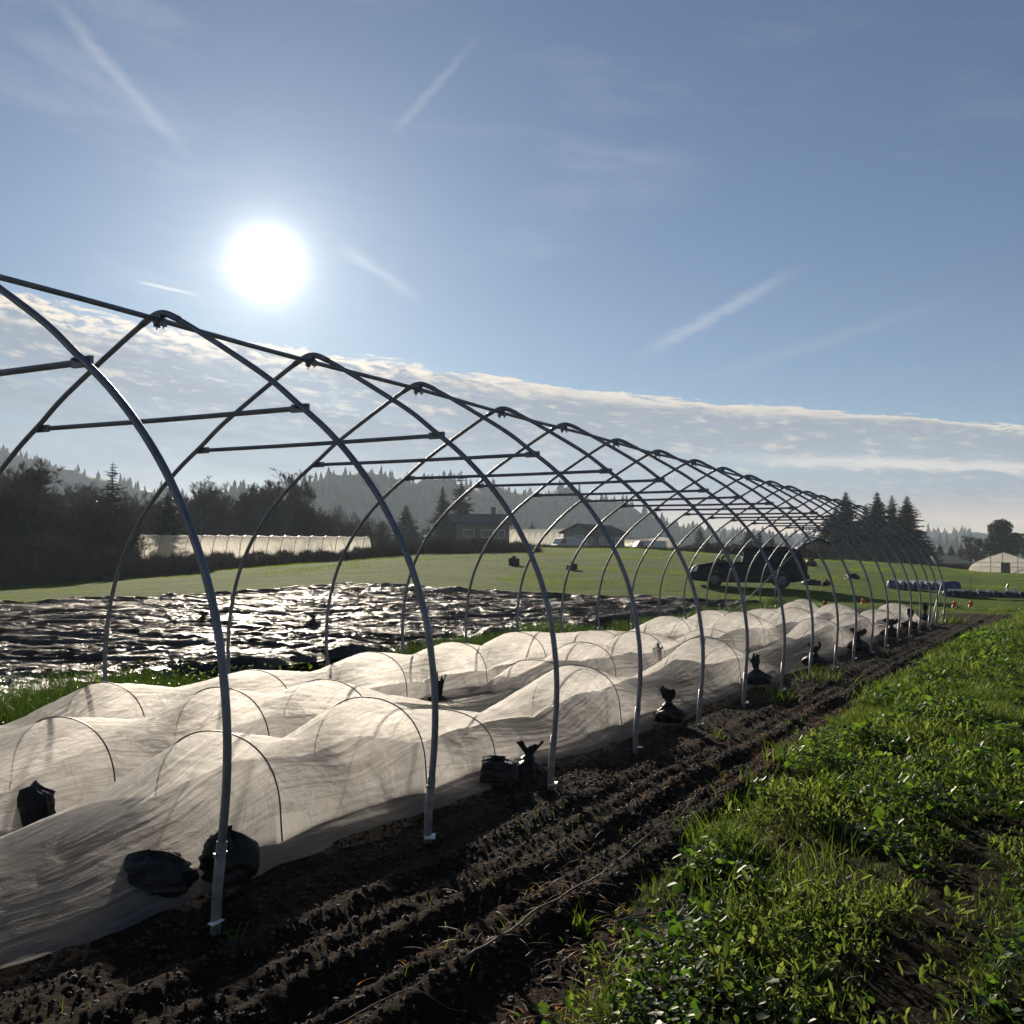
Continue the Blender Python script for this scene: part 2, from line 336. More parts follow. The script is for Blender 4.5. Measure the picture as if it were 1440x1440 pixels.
# ------------------------------------------------------------------ hills
def make_hills():
    prof = {900: [(-500, 560), (-200, 600), (0, 636), (75, 655), (150, 672), (230, 697), (330, 728), (500, 750), (800, 760), (1700, 770)],
            760: [(-500, 740), (200, 730), (280, 705), (340, 692), (390, 690), (430, 678), (500, 668), (620, 676), (700, 684), (760, 688), (850, 706), (900, 722), (960, 742), (1010, 756), (1080, 764), (1200, 772), (1700, 780)],
            1150: [(-500, 760), (700, 752), (900, 746), (1000, 748), (1160, 750), (1250, 744), (1300, 743), (1380, 750), (1440, 755), (1700, 760)]}
    for D, P in prof.items():
        az = np.array([az_of(u) for u, v in P]); zt = np.array([pt(u, v, D)[2] for u, v in P])
        A = np.linspace(az[0], az[-1], 260); Rr = np.linspace(D-230, D+160, 30)
        aa, rr = np.meshgrid(A, Rr)
        h = np.interp(aa, az, zt)+5*fbm(aa*40, aa*0+D, 3, 3)
        t = np.clip((rr-(D-230))/230, 0, 1); w = np.where(rr <= D, t**1.5, 1-.3*((rr-D)/160)**2)
        z = -2.5+(h+2.5)*w+w*5*fbm(rr/40, aa*18, 3, 9)
        x = CX+rr*np.sin(aa); y = CY+rr*np.cos(aa)
        n = len(A); i = np.arange(len(Rr)-1)[:, None]*n; j = np.arange(n-1)[None]
        F = np.stack([i+j, i+n+j, i+n+j+1, i+j+1], -1).reshape(-1, 4)[:, ::-1]
        tag(mesh_obj('hills', np.stack([x, y, z], -1).reshape(-1, 3), F, M['forest']), kind='structure')
        # conifer wood on the slope
        nT = 5200
        ta = RNG.uniform(math.radians(-63), math.radians(6), nT); tt = RNG.uniform(.08, 1.03, nT); tr = D-230+230*tt
        hh = np.interp(ta, az, zt)+5*fbm(ta*40, ta*0+D, 3, 3)
        zb = -2.5+(hh+2.5)*np.clip(tt, 0, 1)**1.5+np.clip(tt, 0, 1)*5*fbm(tr/40, ta*18, 3, 9)-1
        H = RNG.uniform(3, 8.5, nT)*RNG.choice([.7, 1, 1.15], nT)*(.6+.8*vn(ta*45, tr/30, 4)); W = H*RNG.uniform(.22, .36, nT)
        bx = CX+tr*np.sin(ta); by = CY+tr*np.cos(ta)
        Vs = []; Fs = []; off = 0
        for k, (z0, z1, w0) in enumerate(((.0, .6, 1.), (.3, .85, .72), (.6, 1.0, .42))):
            n6 = 6; th = np.arange(n6)*2*math.pi/n6
            rr2 = W[:, None]*w0*(.7+.6*RNG.random((nT, n6)))
            V = np.zeros((nT, n6+1, 3)); ph = RNG.random(nT)[:, None]*6
            V[:, :n6, 0] = bx[:, None]+rr2*np.cos(th+ph); V[:, :n6, 1] = by[:, None]+rr2*np.sin(th+ph); V[:, :n6, 2] = (zb+H*z0)[:, None]+H[:, None]*.06*RNG.standard_normal((nT, n6))
            V[:, n6] = np.stack([bx, by, zb+H*z1], -1)
            base = off+np.arange(nT)[:, None]*(n6+1); kk = np.arange(n6)
            Fs.append(np.stack([base+kk, base+(kk+1) % n6, base+n6+0*kk], -1).reshape(-1, 3)); Vs.append(V.reshape(-1, 3)); off += nT*(n6+1)
        tag(mesh_obj('forest', np.vstack(Vs), np.vstack(Fs), M['forest'], smooth=False), 'hazy conifer wood covering the hillside on the horizon', 'forest', kind='stuff')
make_hills()

# ------------------------------------------------------------------ tunnel frame
SP = 1.524
PR = [(0, 3.125), (.07, 3.112), (.16, 3.072), (.36, 2.965), (.65, 2.80), (.95, 2.62), (1.16, 2.465), (1.38, 2.30), (1.58, 2.115), (1.76, 1.905), (1.90, 1.69), (2.01, 1.475), (2.085, 1.27), (2.135, 1.05), (2.165, .82), (2.17, .60), (2.155, .38), (2.135, .17)]
def hoop_path():
    R = [(x, 0, z) for x, z in PR]; L = [(-x*(1.0+.045*sst(1.0, 2.0, x)), 0, z) for x, z in PR[:0:-1]]
    return crom(np.array(L+R, float), 5)
frame = empty('tunnel_frame', (0, 0, 0))
tag(frame, 'long bare caterpillar tunnel frame of bent galvanised pipe hoops over the white row covers', 'tunnel frame')
def make_hoop():
    P = hoop_path()
    b = MB(); b.tube(P, .0185, 12); h = b.build('hoop', M['galv'], frame, True)
    for sx in (1, -1):
        xb = 2.135 if sx > 0 else -2.135*1.045; xt = 2.165 if sx > 0 else -2.165*1.045
        g = MB(); g.tube([(xb-.012*sx, 0, -.25), (xb, 0, .17), (xb+.018*sx, 0, .36)], .0222, 12); go = g.build('ground_post', M['post'], h, True)
        k = MB(); k.tube([(xb+.014*sx, -.034, .31), (xb+.014*sx, .034, .31)], .006, 6); k.box((xb+.014*sx, -.032, .31), (.018, .008, .018)); k.build('bolt', M['galv'], h)
    # connector at the peak, clamp on the ridge pipe
    c = MB(); c.tube(crom([(-.17, 0, 3.068), (-.07, 0, 3.112), (0, 0, 3.126), (.07, 0, 3.112), (.17, 0, 3.068)], 4), .0225, 12); c.build('peak_sleeve', M['galv'], h, True)
    c = MB(); c.tube([(0, -.05, 3.075), (0, .05, 3.075)], .024, 10)
    c.box((0, 0, 3.098), (.05, .045, .03)); c.box((.03, 0, 3.052), (.012, .05, .03)); c.box((-.03, 0, 3.052), (.012, .05, .03))
    c.tube([(.03, 0, 3.02), (.03, 0, 3.10)], .005, 6); c.tube([(-.03, 0, 3.02), (-.03, 0, 3.10)], .005, 6)
    c.build('ridge_clamp', M['galv'], h)
    t = MB(); yt = .03
    pr = crom([(-1.185, yt, 2.43), (-1.13, yt, 2.432), (-1.05, yt, 2.432), (0, yt, 2.428), (1.05, yt, 2.432), (1.13, yt, 2.432), (1.185, yt, 2.43)], 3)
    t.tube(pr, .0165, 10)
    for sx in (1, -1): t.box((1.17*sx, yt-.006, 2.432), (.13, .02, .05)); t.tube([(1.165*sx, -.035, 2.435), (1.165*sx, .05, 2.435)], .006, 6)
    ti = t.build('collar_tie', M['galv'], h)
    return h
hoop0 = make_hoop()
plate = MB(); plate.add([(-.055, -.045, 0), (.06, -.05, .004), (.065, .05, .012), (-.05, .055, .006), (-.055, -.045, .004), (.06, -.05, .008), (.065, .05, .016), (-.05, .055, .010)], [(3, 2, 1, 0), (4, 5, 6, 7), (0, 1, 5, 4), (1, 2, 6, 5), (2, 3, 7, 6), (3, 0, 4, 7)])
plate0 = plate.build('foot_plate', M['plate'], hoop0)
rs = random.Random(5)
for k in range(-2, 18):
    h = hoop0 if k == -2 else copy_tree(hoop0, frame)
    h.location = (rs.uniform(-.012, .012), k*SP+rs.uniform(-.015, .015), rs.uniform(-.012, .01)); h.rotation_euler = (rs.uniform(-.004, .004), rs.uniform(-.004, .004), rs.uniform(-.006, .006))
    for ch in h.children:
        if ch.name.startswith('foot_plate'):
            ch.location = (2.15, rs.uniform(-.02, .02), .035); ch.rotation_euler = (rs.uniform(-.2, .2), rs.uniform(-.12, .12), rs.uniform(-.6, .6))
            if k not in (-1, 0, 1, 2, 3, 6, 7, 10, 9): ch.scale = (.5, .5, 1)
b = MB(); b.tube([(0, y, 3.075+.006*math.sin(y*1.7)) for y in np.arange(-2*SP-.1, 17*SP+.15, .25)], .0175, 10); b.build('ridge_pipe', M['galv'], frame, True)
b = MB(); b.tube([(-1.0, 16.9*SP, 2.50), (-2.9, 16.2*SP, .35), (-3.4, 16.0*SP, -.1)], .016, 8); b.build('brace', M['galv'], frame, True)
b = MB(); b.tube([(2.10, 17*SP-.02, 1.05), (1.95, 16.2*SP, .0)], .013, 8); b.build('brace', M['white'], frame, True)
b = MB(); b.tube([(1.86, 17*SP, 1.76), (1.97, 17*SP, 1.56)], .026, 8); b.build('pipe_sleeve', M['white'], frame, True)

# ------------------------------------------------------------------ row covers
ROWS = {'A': (1.10, [(-5, .5), (-3.6, .3), (-2.2, .5), (-1.1, .3), (-.3, .25), (.3, .34), (1.02, .56), (1.7, .44), (2.4, .59), (2.9, .46), (3.3, .42), (4.2, .30), (5.0, .43), (5.62, .54), (6.5, .36), (7.6, .30), (8.6, .42), (9.45, .57), (10.4, .40), (11.6, .20), (13.0, .22), (14.6, .36), (15.8, .54), (17.2, .36), (18.9, .50), (20.3, .36), (22, .48), (23.2, .38), (24.6, .54), (25.4, .50), (26.2, .12)],
               [-2.2, 1.02, 2.4, 3.3, 5.62, 9.45, 15.8, 18.9, 22, 24.6], (-5, 26.2)),
        'B': (-.14, [(-5, .4), (-3, .5), (-1.5, .34), (-.6, .5), (.2, .40), (1.0, .53), (1.7, .45), (2.32, .57), (2.9, .47), (3.5, .52), (4.4, .32), (5.4, .15), (6.3, .13), (7.2, .40), (7.8, .38), (8.43, .51), (9.3, .42), (10.18, .54), (12, .33), (13.4, .42), (15.2, .62), (17, .38), (19.3, .55), (21.5, .38), (23.6, .52), (24.4, .45), (25.2, .1)],
               [-.6, 1.0, 2.32, 3.5, 7.2, 8.43, 10.18, 13.4, 15.2, 19.3, 23.6], (-5, 25.2)),
        'C': (-1.36, [(-5, .5), (-3, .3), (-1.2, .5), (.2, .28), (1.0, .38), (1.55, .33), (2.32, .53), (3.1, .43), (3.96, .49), (4.9, .41), (5.75, .52), (6.6, .44), (7.41, .52), (8.2, .43), (8.98, .55), (10.3, .47), (11.65, .44), (13.2, .36), (14.77, .53), (16, .42), (17.3, .54), (19.4, .40), (21.3, .44), (23, .38), (24.6, .50), (25.5, .53), (26.3, .1)],
               [-1.2, 2.32, 3.96, 5.75, 7.41, 8.98, 11.65, 14.77, 17.3, 21.3, 24.6], (-5, 26.3))}
LAB = {'A': 'white fabric row cover nearest the bare soil strip, right row under the frame', 'B': 'white fabric row cover running between two others under the frame', 'C': 'white fabric row cover beside the tall grass and black plastic sheet'}
def ridge(P, Y):
    P = np.array(P); lin = np.interp(Y, P[:, 0], P[:, 1])
    # cubic hermite
    m = np.gradient(P[:, 1], P[:, 0]); i = np.clip(np.searchsorted(P[:, 0], Y)-1, 0, len(P)-2)
    h = P[i+1, 0]-P[i, 0]; t = np.clip((Y-P[i, 0])/h, 0, 1)
    cub = (2*t**3-3*t**2+1)*P[i, 1]+(t**3-2*t**2+t)*h*m[i]*.6+(-2*t**3+3*t**2)*P[i+1, 1]+(t**3-t**2)*h*m[i+1]*.6
    wl = np.zeros_like(Y)
    for hy in HK: wl = np.maximum(wl, np.exp(-(np.abs(Y-hy)/.45)**2))
    w = .1+.8*wl; return (1-w)*cub+w*lin
def prof(s, h, near, ew):
    """cross-section of the cover at parameter s in -1..1: (x, z)"""
    a = np.abs(s); sg = np.sign(s)
    th = np.clip(a/.78, 0, 1)*math.pi/2
    w = .44-.02*np.cos(th)*0
    xh = w*np.sin(th)**.95; zh = h*np.clip(np.cos(th), 0, 1)**.62
    k = np.clip((a-.78)/.22, 0, 1); xh = xh+(ew-w)*k; zh = np.where(a > .78, 0, zh)
    zh = zh+.05*np.exp(-((a-.80)/.06)**2)*(1-near)
    xt = ew*np.clip(a, 0, 1)**.93; zt = h*np.cos(np.clip(a/.96, 0, 1)*math.pi/2)**1.25
    n = near
    return sg*(xh*n+xt*(1-n)), zh*n+zt*(1-n)
HK = []
for key, (xc, P, hoops, (y0, y1)) in ROWS.items():
    HK = hoops
    # the first visible metres get the finest grid
    Ys = [y0]
    while Ys[-1] < y1:
        yy = Ys[-1]; Ys.append(yy+(.05 if yy < -1.2 else .014 if yy < 4 else .014+.0016*(yy-4)))
    Ys = np.array(Ys); Ys[-1] = y1
    ns = 130; s = np.linspace(-1, 1, ns)
    YY, SS = np.meshgrid(Ys, s, indexing='ij')
    hk = lambda q: np.maximum(.09, .43+(q-.43)*1.18)
    h = hk(ridge(P, YY))*(.93 if key == 'A' else .95)
    near = np.zeros_like(YY)
    for hy in hoops: near = np.maximum(near, np.exp(-(np.abs(YY-hy)/.68)**1.05))
    ew = .66+.07*fbm(YY*.9, SS*0+xc, 3, 71)+.04*fbm(YY*4, SS*0+xc, 2, 72)
    ew = np.where(SS > 0, ew+(.05 if key == 'A' else 0), ew)
    X, Z = prof(SS, h, near, ew)
    seed = ord(key)
    # long tension folds, fanning out from the wires
    warp = SS*7+1.0*fbm(YY*.5, SS*.8, 2, seed+5)+.25*YY*np.sign(SS)*np.sin(YY*.9+seed)*.4
    env = np.clip(Z/.12, .25, 1)*(.55+.45*np.abs(np.sin(YY*1.3+xc)))
    f1 = np.abs(fbm(warp*1.3, YY*.5, 2, seed)); f2 = np.abs(fbm(warp*4.2, YY*.55, 2, seed+11)); f3 = fbm(SS*26, YY*26, 2, seed+17)
    f4 = np.abs(fbm(warp*10, YY*.9+SS*.8, 2, seed+31))
    fd = .018*(.28-f1)*(1-.65*near)+.014*(.25-f2)+.009*(.25-f4)+.0035*f3+.006*fbm(SS*8, YY*9, 2, seed+37)
    skirt = np.clip((np.abs(SS)-.8)/.2, 0, 1)
    fd = fd*.85*(.45+.55*sst(.2, 2.2, YY)); fd = fd*env+skirt*.020*np.abs(fbm(SS*9, YY*7, 3, seed+23))
    nz = np.clip(Z/np.maximum(h, .1), .2, 1); nx = np.sign(SS)*np.sqrt(1-np.clip(nz, 0, .98)**2)
    X = X+fd*nx*.9; Z = np.maximum(Z, 0)+fd*nz+.028+skirt*.004
    # gathered, rope-like pull at the far edge where sandbags hold it
    V = np.stack([X+xc, YY, Z], -1).reshape(-1, 3)
    n = ns; i = np.arange(len(Ys)-1)[:, None]*n; j = np.arange(n-1)[None]
    F = np.stack([i+j, i+j+1, i+n+j+1, i+n+j], -1).reshape(-1, 4)[:, ::-1]
    V[:, 2] += TZ(V[:, 0], V[:, 1])
    root = empty('row_cover', (xc, y0, 0)); tag(root, LAB[key], 'row cover', 'white row covers in the tunnel')
    V[:, 0] -= xc; V[:, 1] -= y0
    mesh_obj('fabric_sheet', V, F, M['fabric'], root, uv=np.stack([(SS*.5+.5+.12*fbm(YY*.5, SS*.8, 2, seed+5)).ravel(), YY.ravel()*1.0], -1))
    for hy in hoops:
        t = np.linspace(-.79, .79, 34); hh = hk(ridge(P, np.full(34, hy)))*(.93 if key == 'A' else .95)
        x, z = prof(t, hh, np.ones(34)*.97, np.full(34, .66))
        lean = random.uniform(-.10, .10)
        pp = np.stack([x*1.012, np.full(34, hy-y0)+lean*(z-hh)*.0+.02*np.sin(t*2), z+.033], -1)
        MB().tube(pp, .0046, 6).build('wire_hoop', M['wire'], root, True)

# ------------------------------------------------------------------ sandbags
def sack_mesh(seed, w=.16, d=.13, hgt=.20, neck=True, boxy=False):
    r = np.random.default_rng(seed); nT, nP = 22, 28; V = []
    for i in range(nT+1):
        t = i/nT
        for j in range(nP):
            a = 2*math.pi*j/nP
            e = .75 if boxy else 1
            ca = np.sign(math.cos(a))*abs(math.cos(a))**(.6 if boxy else 1); sa = np.sign(math.sin(a))*abs(math.sin(a))**(.6 if boxy else 1)
            if boxy: rad = min(1, 8*t)*min(1, 14*(1-t)+.02)*(1.0-.12*t)
            else: rad = (.72+.28*math.sin(min(t, .36)/.36*math.pi/2)) if t < .36 else (.16+.84*(.5+.5*math.cos((t-.36)/.64*math.pi)))
            if t < .04: rad *= .8
            if neck == 0 and not boxy: rad = math.sin(math.pi*min(1, t*.80+.20))**.5*(1 if t < .99 else .3)
            cr = abs(float(fbm(np.array(math.cos(a)*1.7+seed), np.array(math.sin(a)*1.7+t*3.), 3, seed)))
            rad *= 1.08-(.35 if boxy else .75)*cr+.10*math.sin(a*9+seed+t*3)*max(0, t-.3)+.05*math.sin(a*5+seed)
            V.append((w*rad*ca, d*rad*sa, hgt*(t-.04)+hgt*.22*float(fbm(np.array(a*.9+seed*3.), np.array(t*2.), 2, seed))*(1 if boxy or neck == 0 else .5)*min(1, t*3)))
    F = [(i*nP+j, i*nP+(j+1) % nP, (i+1)*nP+(j+1) % nP, (i+1)*nP+j) for i in range(nT) for j in range(nP)]
    F += [tuple(range(nP))[::-1], tuple(nT*nP+j for j in range(nP))]
    return V, F
def tuft_mesh(seed, h0, hh=.11, r0=.022, r1=.065):
    r = np.random.default_rng(seed); nP = 20; V = []
    for i, (t, rad) in enumerate(((-.25, r0*1.9), (0, r0), (.25, r0*1.25), (.6, r1*.8), (1, r1))):
        for j in range(nP):
            a = 2*math.pi*j/nP; w = 1+(.5*math.sin(a*2+seed*1.7)+.3*math.sin(a*5+seed*2))*max(0, t)
            fl = .45 if t > .2 else 1
            V.append((rad*w*math.cos(a), rad*w*math.sin(a)*fl, h0+hh*t+hh*(.28*math.sin(a*2+seed)+.16*math.sin(a*5+seed)+.12*math.sin(a*9))*max(0, t)))
    F = [(i*nP+j, i*nP+(j+1) % nP, (i+1)*nP+(j+1) % nP, (i+1)*nP+j) for i in range(4) for j in range(nP)]
    return V, F
def sandbag(x, y, rz, label, w=.15, d=.11, h=.19, tuft=.11, seed=1, boxy=False, lean=0, z=None, tr=.065):
    r = empty('sandbag', (x, y, (.035 if z is None else z)+float(TZ(x, y))), rz); r.rotation_euler = (0, lean, rz)
    tag(r, label, 'sandbag', 'black sandbags holding down the covers')
    V, F = sack_mesh(seed, w, d, h, neck=1 if tuft else 0, boxy=boxy); mesh_obj('sack', V, F, M['bag'], r)
    if tuft:
        V, F = tuft_mesh(seed, h*.90, tuft*.78, r0=.03, r1=tr); mesh_obj('tied_neck', V, F, M['bag'], r)
BG = [(1.78, .42, .5, 'big slumped black sandbag behind the foot of the nearest hoop leg, right of its pair', .13, .12, .24, .0, 3, 0, .05, .05),
      (1.62, .12, .3, 'big slumped black sandbag beside the nearest hoop leg, left of its pair', .21, .13, .17, .0, 4, 0, -.1, 0),
      (.34, .47, .5, 'upright boxy black sandbag wedged between two row covers at the left edge', .09, .08, .26, .0, 5, 1, 0, 0),
      (.22, .30, .2, 'flat black sandbag lying beside the upright boxy sandbag at the left edge', .17, .10, .07, .0, 6, 0, 0, 0),
      (1.80, 2.93, .4, 'wide black sandbag by the third hoop leg, left of the torn-eared one', .13, .11, .15, .04, 7, 1, 0, .05),
      (1.86, 3.22, .9, 'black sandbag with two pointed ears of plastic by the third hoop leg', .10, .09, .15, .10, 8, 0, .1, .07),
      (-.70, 6.05, .5, 'small black sandbag with a tall narrow neck between the middle and far row covers', .14, .10, .07, .22, 9, 0, .05, .045),
      (1.86, 6.05, .3, 'round black sandbag with a cinched neck between the fourth and fifth hoop legs', .155, .13, .20, .13, 10, 0, 0, .085),
      (.16, 10.1, .3, 'small black bag with a twisted neck standing on the middle row cover', .10, .08, .10, .20, 11, 0, .25, .05),
      (1.74, 9.55, .6, 'black sandbag with a pointed neck leaning behind the sixth hoop leg', .19, .13, .19, .20, 12, 0, -.1, .045),
      (1.10, 9.35, .2, 'tiny black bag on top of a wire arch of the near row cover', .03, .03, .03, .05, 13, 0, 0, .03),
      (1.86, 12.2, .3, 'black sandbag with a flared top at the eighth hoop leg from the camera', .20, .14, .20, .16, 14, 0, 0, .11),
      (1.88, 15.4, .5, 'black sandbag with a flared top at the tenth hoop leg from the camera', .20, .14, .24, .18, 15, 0, .05, .11),
      (1.82, 19.4, .2, 'squat black sandbag with a flared top near the far end of the near cover', .23, .15, .24, .16, 16, 0, 0, .11),
      (1.75, 22.6, .7, 'black sandbag with a thin tall neck near the far end of the near cover', .24, .15, .22, .26, 17, 0, .1, .07),
      (1.62, 26.2, .7, 'black sandbag leaning at the very end of the near row cover', .20, .14, .24, .22, 18, 0, .15, .10)]
for b in BG: sandbag(b[0], b[1], b[2], b[3], b[4], b[5], b[6], b[7], b[8], bool(b[9]), b[10], (.13 if b[8] == 11 else .50 if b[8] == 13 else None), b[11])
# two weights out on the plastic sheet
for i, (u, v, D, lab) in enumerate(((286, 872, 21.5, 'dull grey weight sitting on the black plastic sheet, nearer the hedge side'), (440, 878, 20.5, 'dull grey weight on the black plastic sheet close to the grass strip'))):
    p = pt(u, v, D); r = empty('weight_bag', (p[0], p[1], .06), .4); tag(r, lab, 'weight bag', 'weights on the plastic sheet')
    V, F = sack_mesh(30+i, .27, .2, .32); mesh_obj('sack', V, F, M['clod'], r); V, F = tuft_mesh(30+i, .30, .07); mesh_obj('tied_neck', V, F, M['clod'], r)

# ------------------------------------------------------------------ plastic sheet
def make_tarp():
    xs = np.arange(-22, -3.85, .055); ys = np.arange(-6, 31.2, .055)
    X, Y = np.meshgrid(xs, ys, indexing='ij')
    # folds lie mostly across the line of the tunnel's neighbours: long in one direction
    c, s = math.cos(.62), math.sin(.62); a = X*c+Y*s; b = -X*s+Y*c
    wa = a+.8*fbm(X*.4, Y*.4, 3, 81); wb = b+.9*fbm(X*.35, Y*.35, 3, 82)
    z = .16*(.42-np.abs(fbm(wa*.35, wb*1.1, 3, 83)))+.13*(.4-np.abs(fbm(wa*.9, wb*2.8, 3, 86)))+.065*(.4-np.abs(fbm(wa*2.4, wb*5.5, 3, 89)))+.07*fbm(X*.5, Y*.5, 2, 91)
    ex = np.minimum.reduce([X+22, -3.85-X, Y+6, 31.2-Y]); z = z*sst(0, .5, ex)+.10*np.exp(-((ex-.3)/.22)**2)*(.4+vn(X*1.7, Y*1.7, 93))
    z = np.maximum(z+.05, .012)
    X = X+.30*fbm(X*0+1, Y*.7, 3, 94)*sst(2.5, 0, -3.85-X)+.25*fbm(X*0+4, Y*.6, 3, 97)*sst(2.5, 0, X+22); Y = Y+.5*fbm(X*.6, Y*0+2, 3, 95)*sst(2.5, 0, 31.2-Y)
    Z = z+ground_z(X, Y)*0+TZ(X, Y)+.06
    n = len(ys); i = np.arange(len(xs)-1)[:, None]*n; j = np.arange(n-1)[None]
    F = np.stack([i+j, i+n+j, i+n+j+1, i+j+1], -1).reshape(-1, 4)
    V = np.stack([X, Y, Z], -1).reshape(-1, 3)
    tag(mesh_obj('plastic_sheet', V, F, M['tarp']), 'huge sheet of wrinkled glossy black plastic spread on the ground left of the tunnel', 'plastic sheet')
make_tarp()

# ------------------------------------------------------------------ grass, weeds, clods
def blades(x, y, z, H, W, lean, name, mat, label=None, cat=None, curl=1., seg=3):
    n = len(x); th = RNG.uniform(0, 2*math.pi, n); ld = RNG.uniform(0, 2*math.pi, n)
    wx, wy = np.cos(th)*W*.5, np.sin(th)*W*.5
    V = np.zeros((n, 2*seg+1, 3))
    for k in range(seg+1):
        t = k/seg; off = lean*H*(t**(1+curl))*1.0; zz = z+H*(t-.35*lean*t*t)
        cx = x+np.cos(ld)*off; cy = y+np.sin(ld)*off; w = (1-t)**.6 if k else .7
        if k < seg:
            V[:, 2*k] = np.stack([cx-wx*w, cy-wy*w, zz], -1); V[:, 2*k+1] = np.stack([cx+wx*w, cy+wy*w, zz], -1)
        else: V[:, 2*k] = np.stack([cx, cy, zz], -1)
    b = np.arange(n)[:, None]*(2*seg+1); T = []
    for k in range(seg-1): T += [[2*k, 2*k+1, 2*k+3], [2*k, 2*k+3, 2*k+2]]
    T += [[2*seg-2, 2*seg-1, 2*seg]]
    F = (b[:, :, None]+np.array(T)[None]).reshape(-1, 3)
    o = mesh_obj(name, V.reshape(-1, 3), F, mat, smooth=False)
    if label: tag(o, label, cat, kind='stuff')
    return o
def scatter(n, x0, x1, y0, y1): return RNG.uniform(x0, x1, n), RNG.uniform(y0, y1, n)
def leaves(x, y, z, L, Wd, tilt, name, mat, yaw=None, label=None, cat=None):
    """oval folded leaves, 8 verts each"""
    n = len(x); yaw = RNG.uniform(0, 2*math.pi, n) if yaw is None else yaw
    P = np.array([(0, 0, 0), (.3, -.42, .06), (.72, -.40, .05), (1, 0, -.06), (.72, .40, .05), (.3, .42, .06), (.5, 0, -.05)])
    cl, sl = np.cos(tilt), np.sin(tilt); cy_, sy_ = np.cos(yaw), np.sin(yaw)
    lx = P[None, :, 0]*L[:, None]; ly = P[None, :, 1]*Wd[:, None]; lz = P[None, :, 2]*L[:, None]
    rx = lx*cl[:, None]-lz*sl[:, None]; rz = lx*sl[:, None]+lz*cl[:, None]
    V = np.stack([x[:, None]+rx*cy_[:, None]-ly*sy_[:, None], y[:, None]+rx*sy_[:, None]+ly*cy_[:, None], z[:, None]+rz], -1)
    T = np.array([(0, 1, 6), (1, 2, 6), (2, 3, 6), (3, 4, 6), (4, 5, 6), (5, 0, 6)])
    F = (np.arange(n)[:, None, None]*7+T[None]).reshape(-1, 3)
    o = mesh_obj(name, V.reshape(-1, 3), F, mat, smooth=True)
    if label: tag(o, label, cat, kind='stuff')
    return o
def clear_(x, y): return 1-soilmask(x, y)
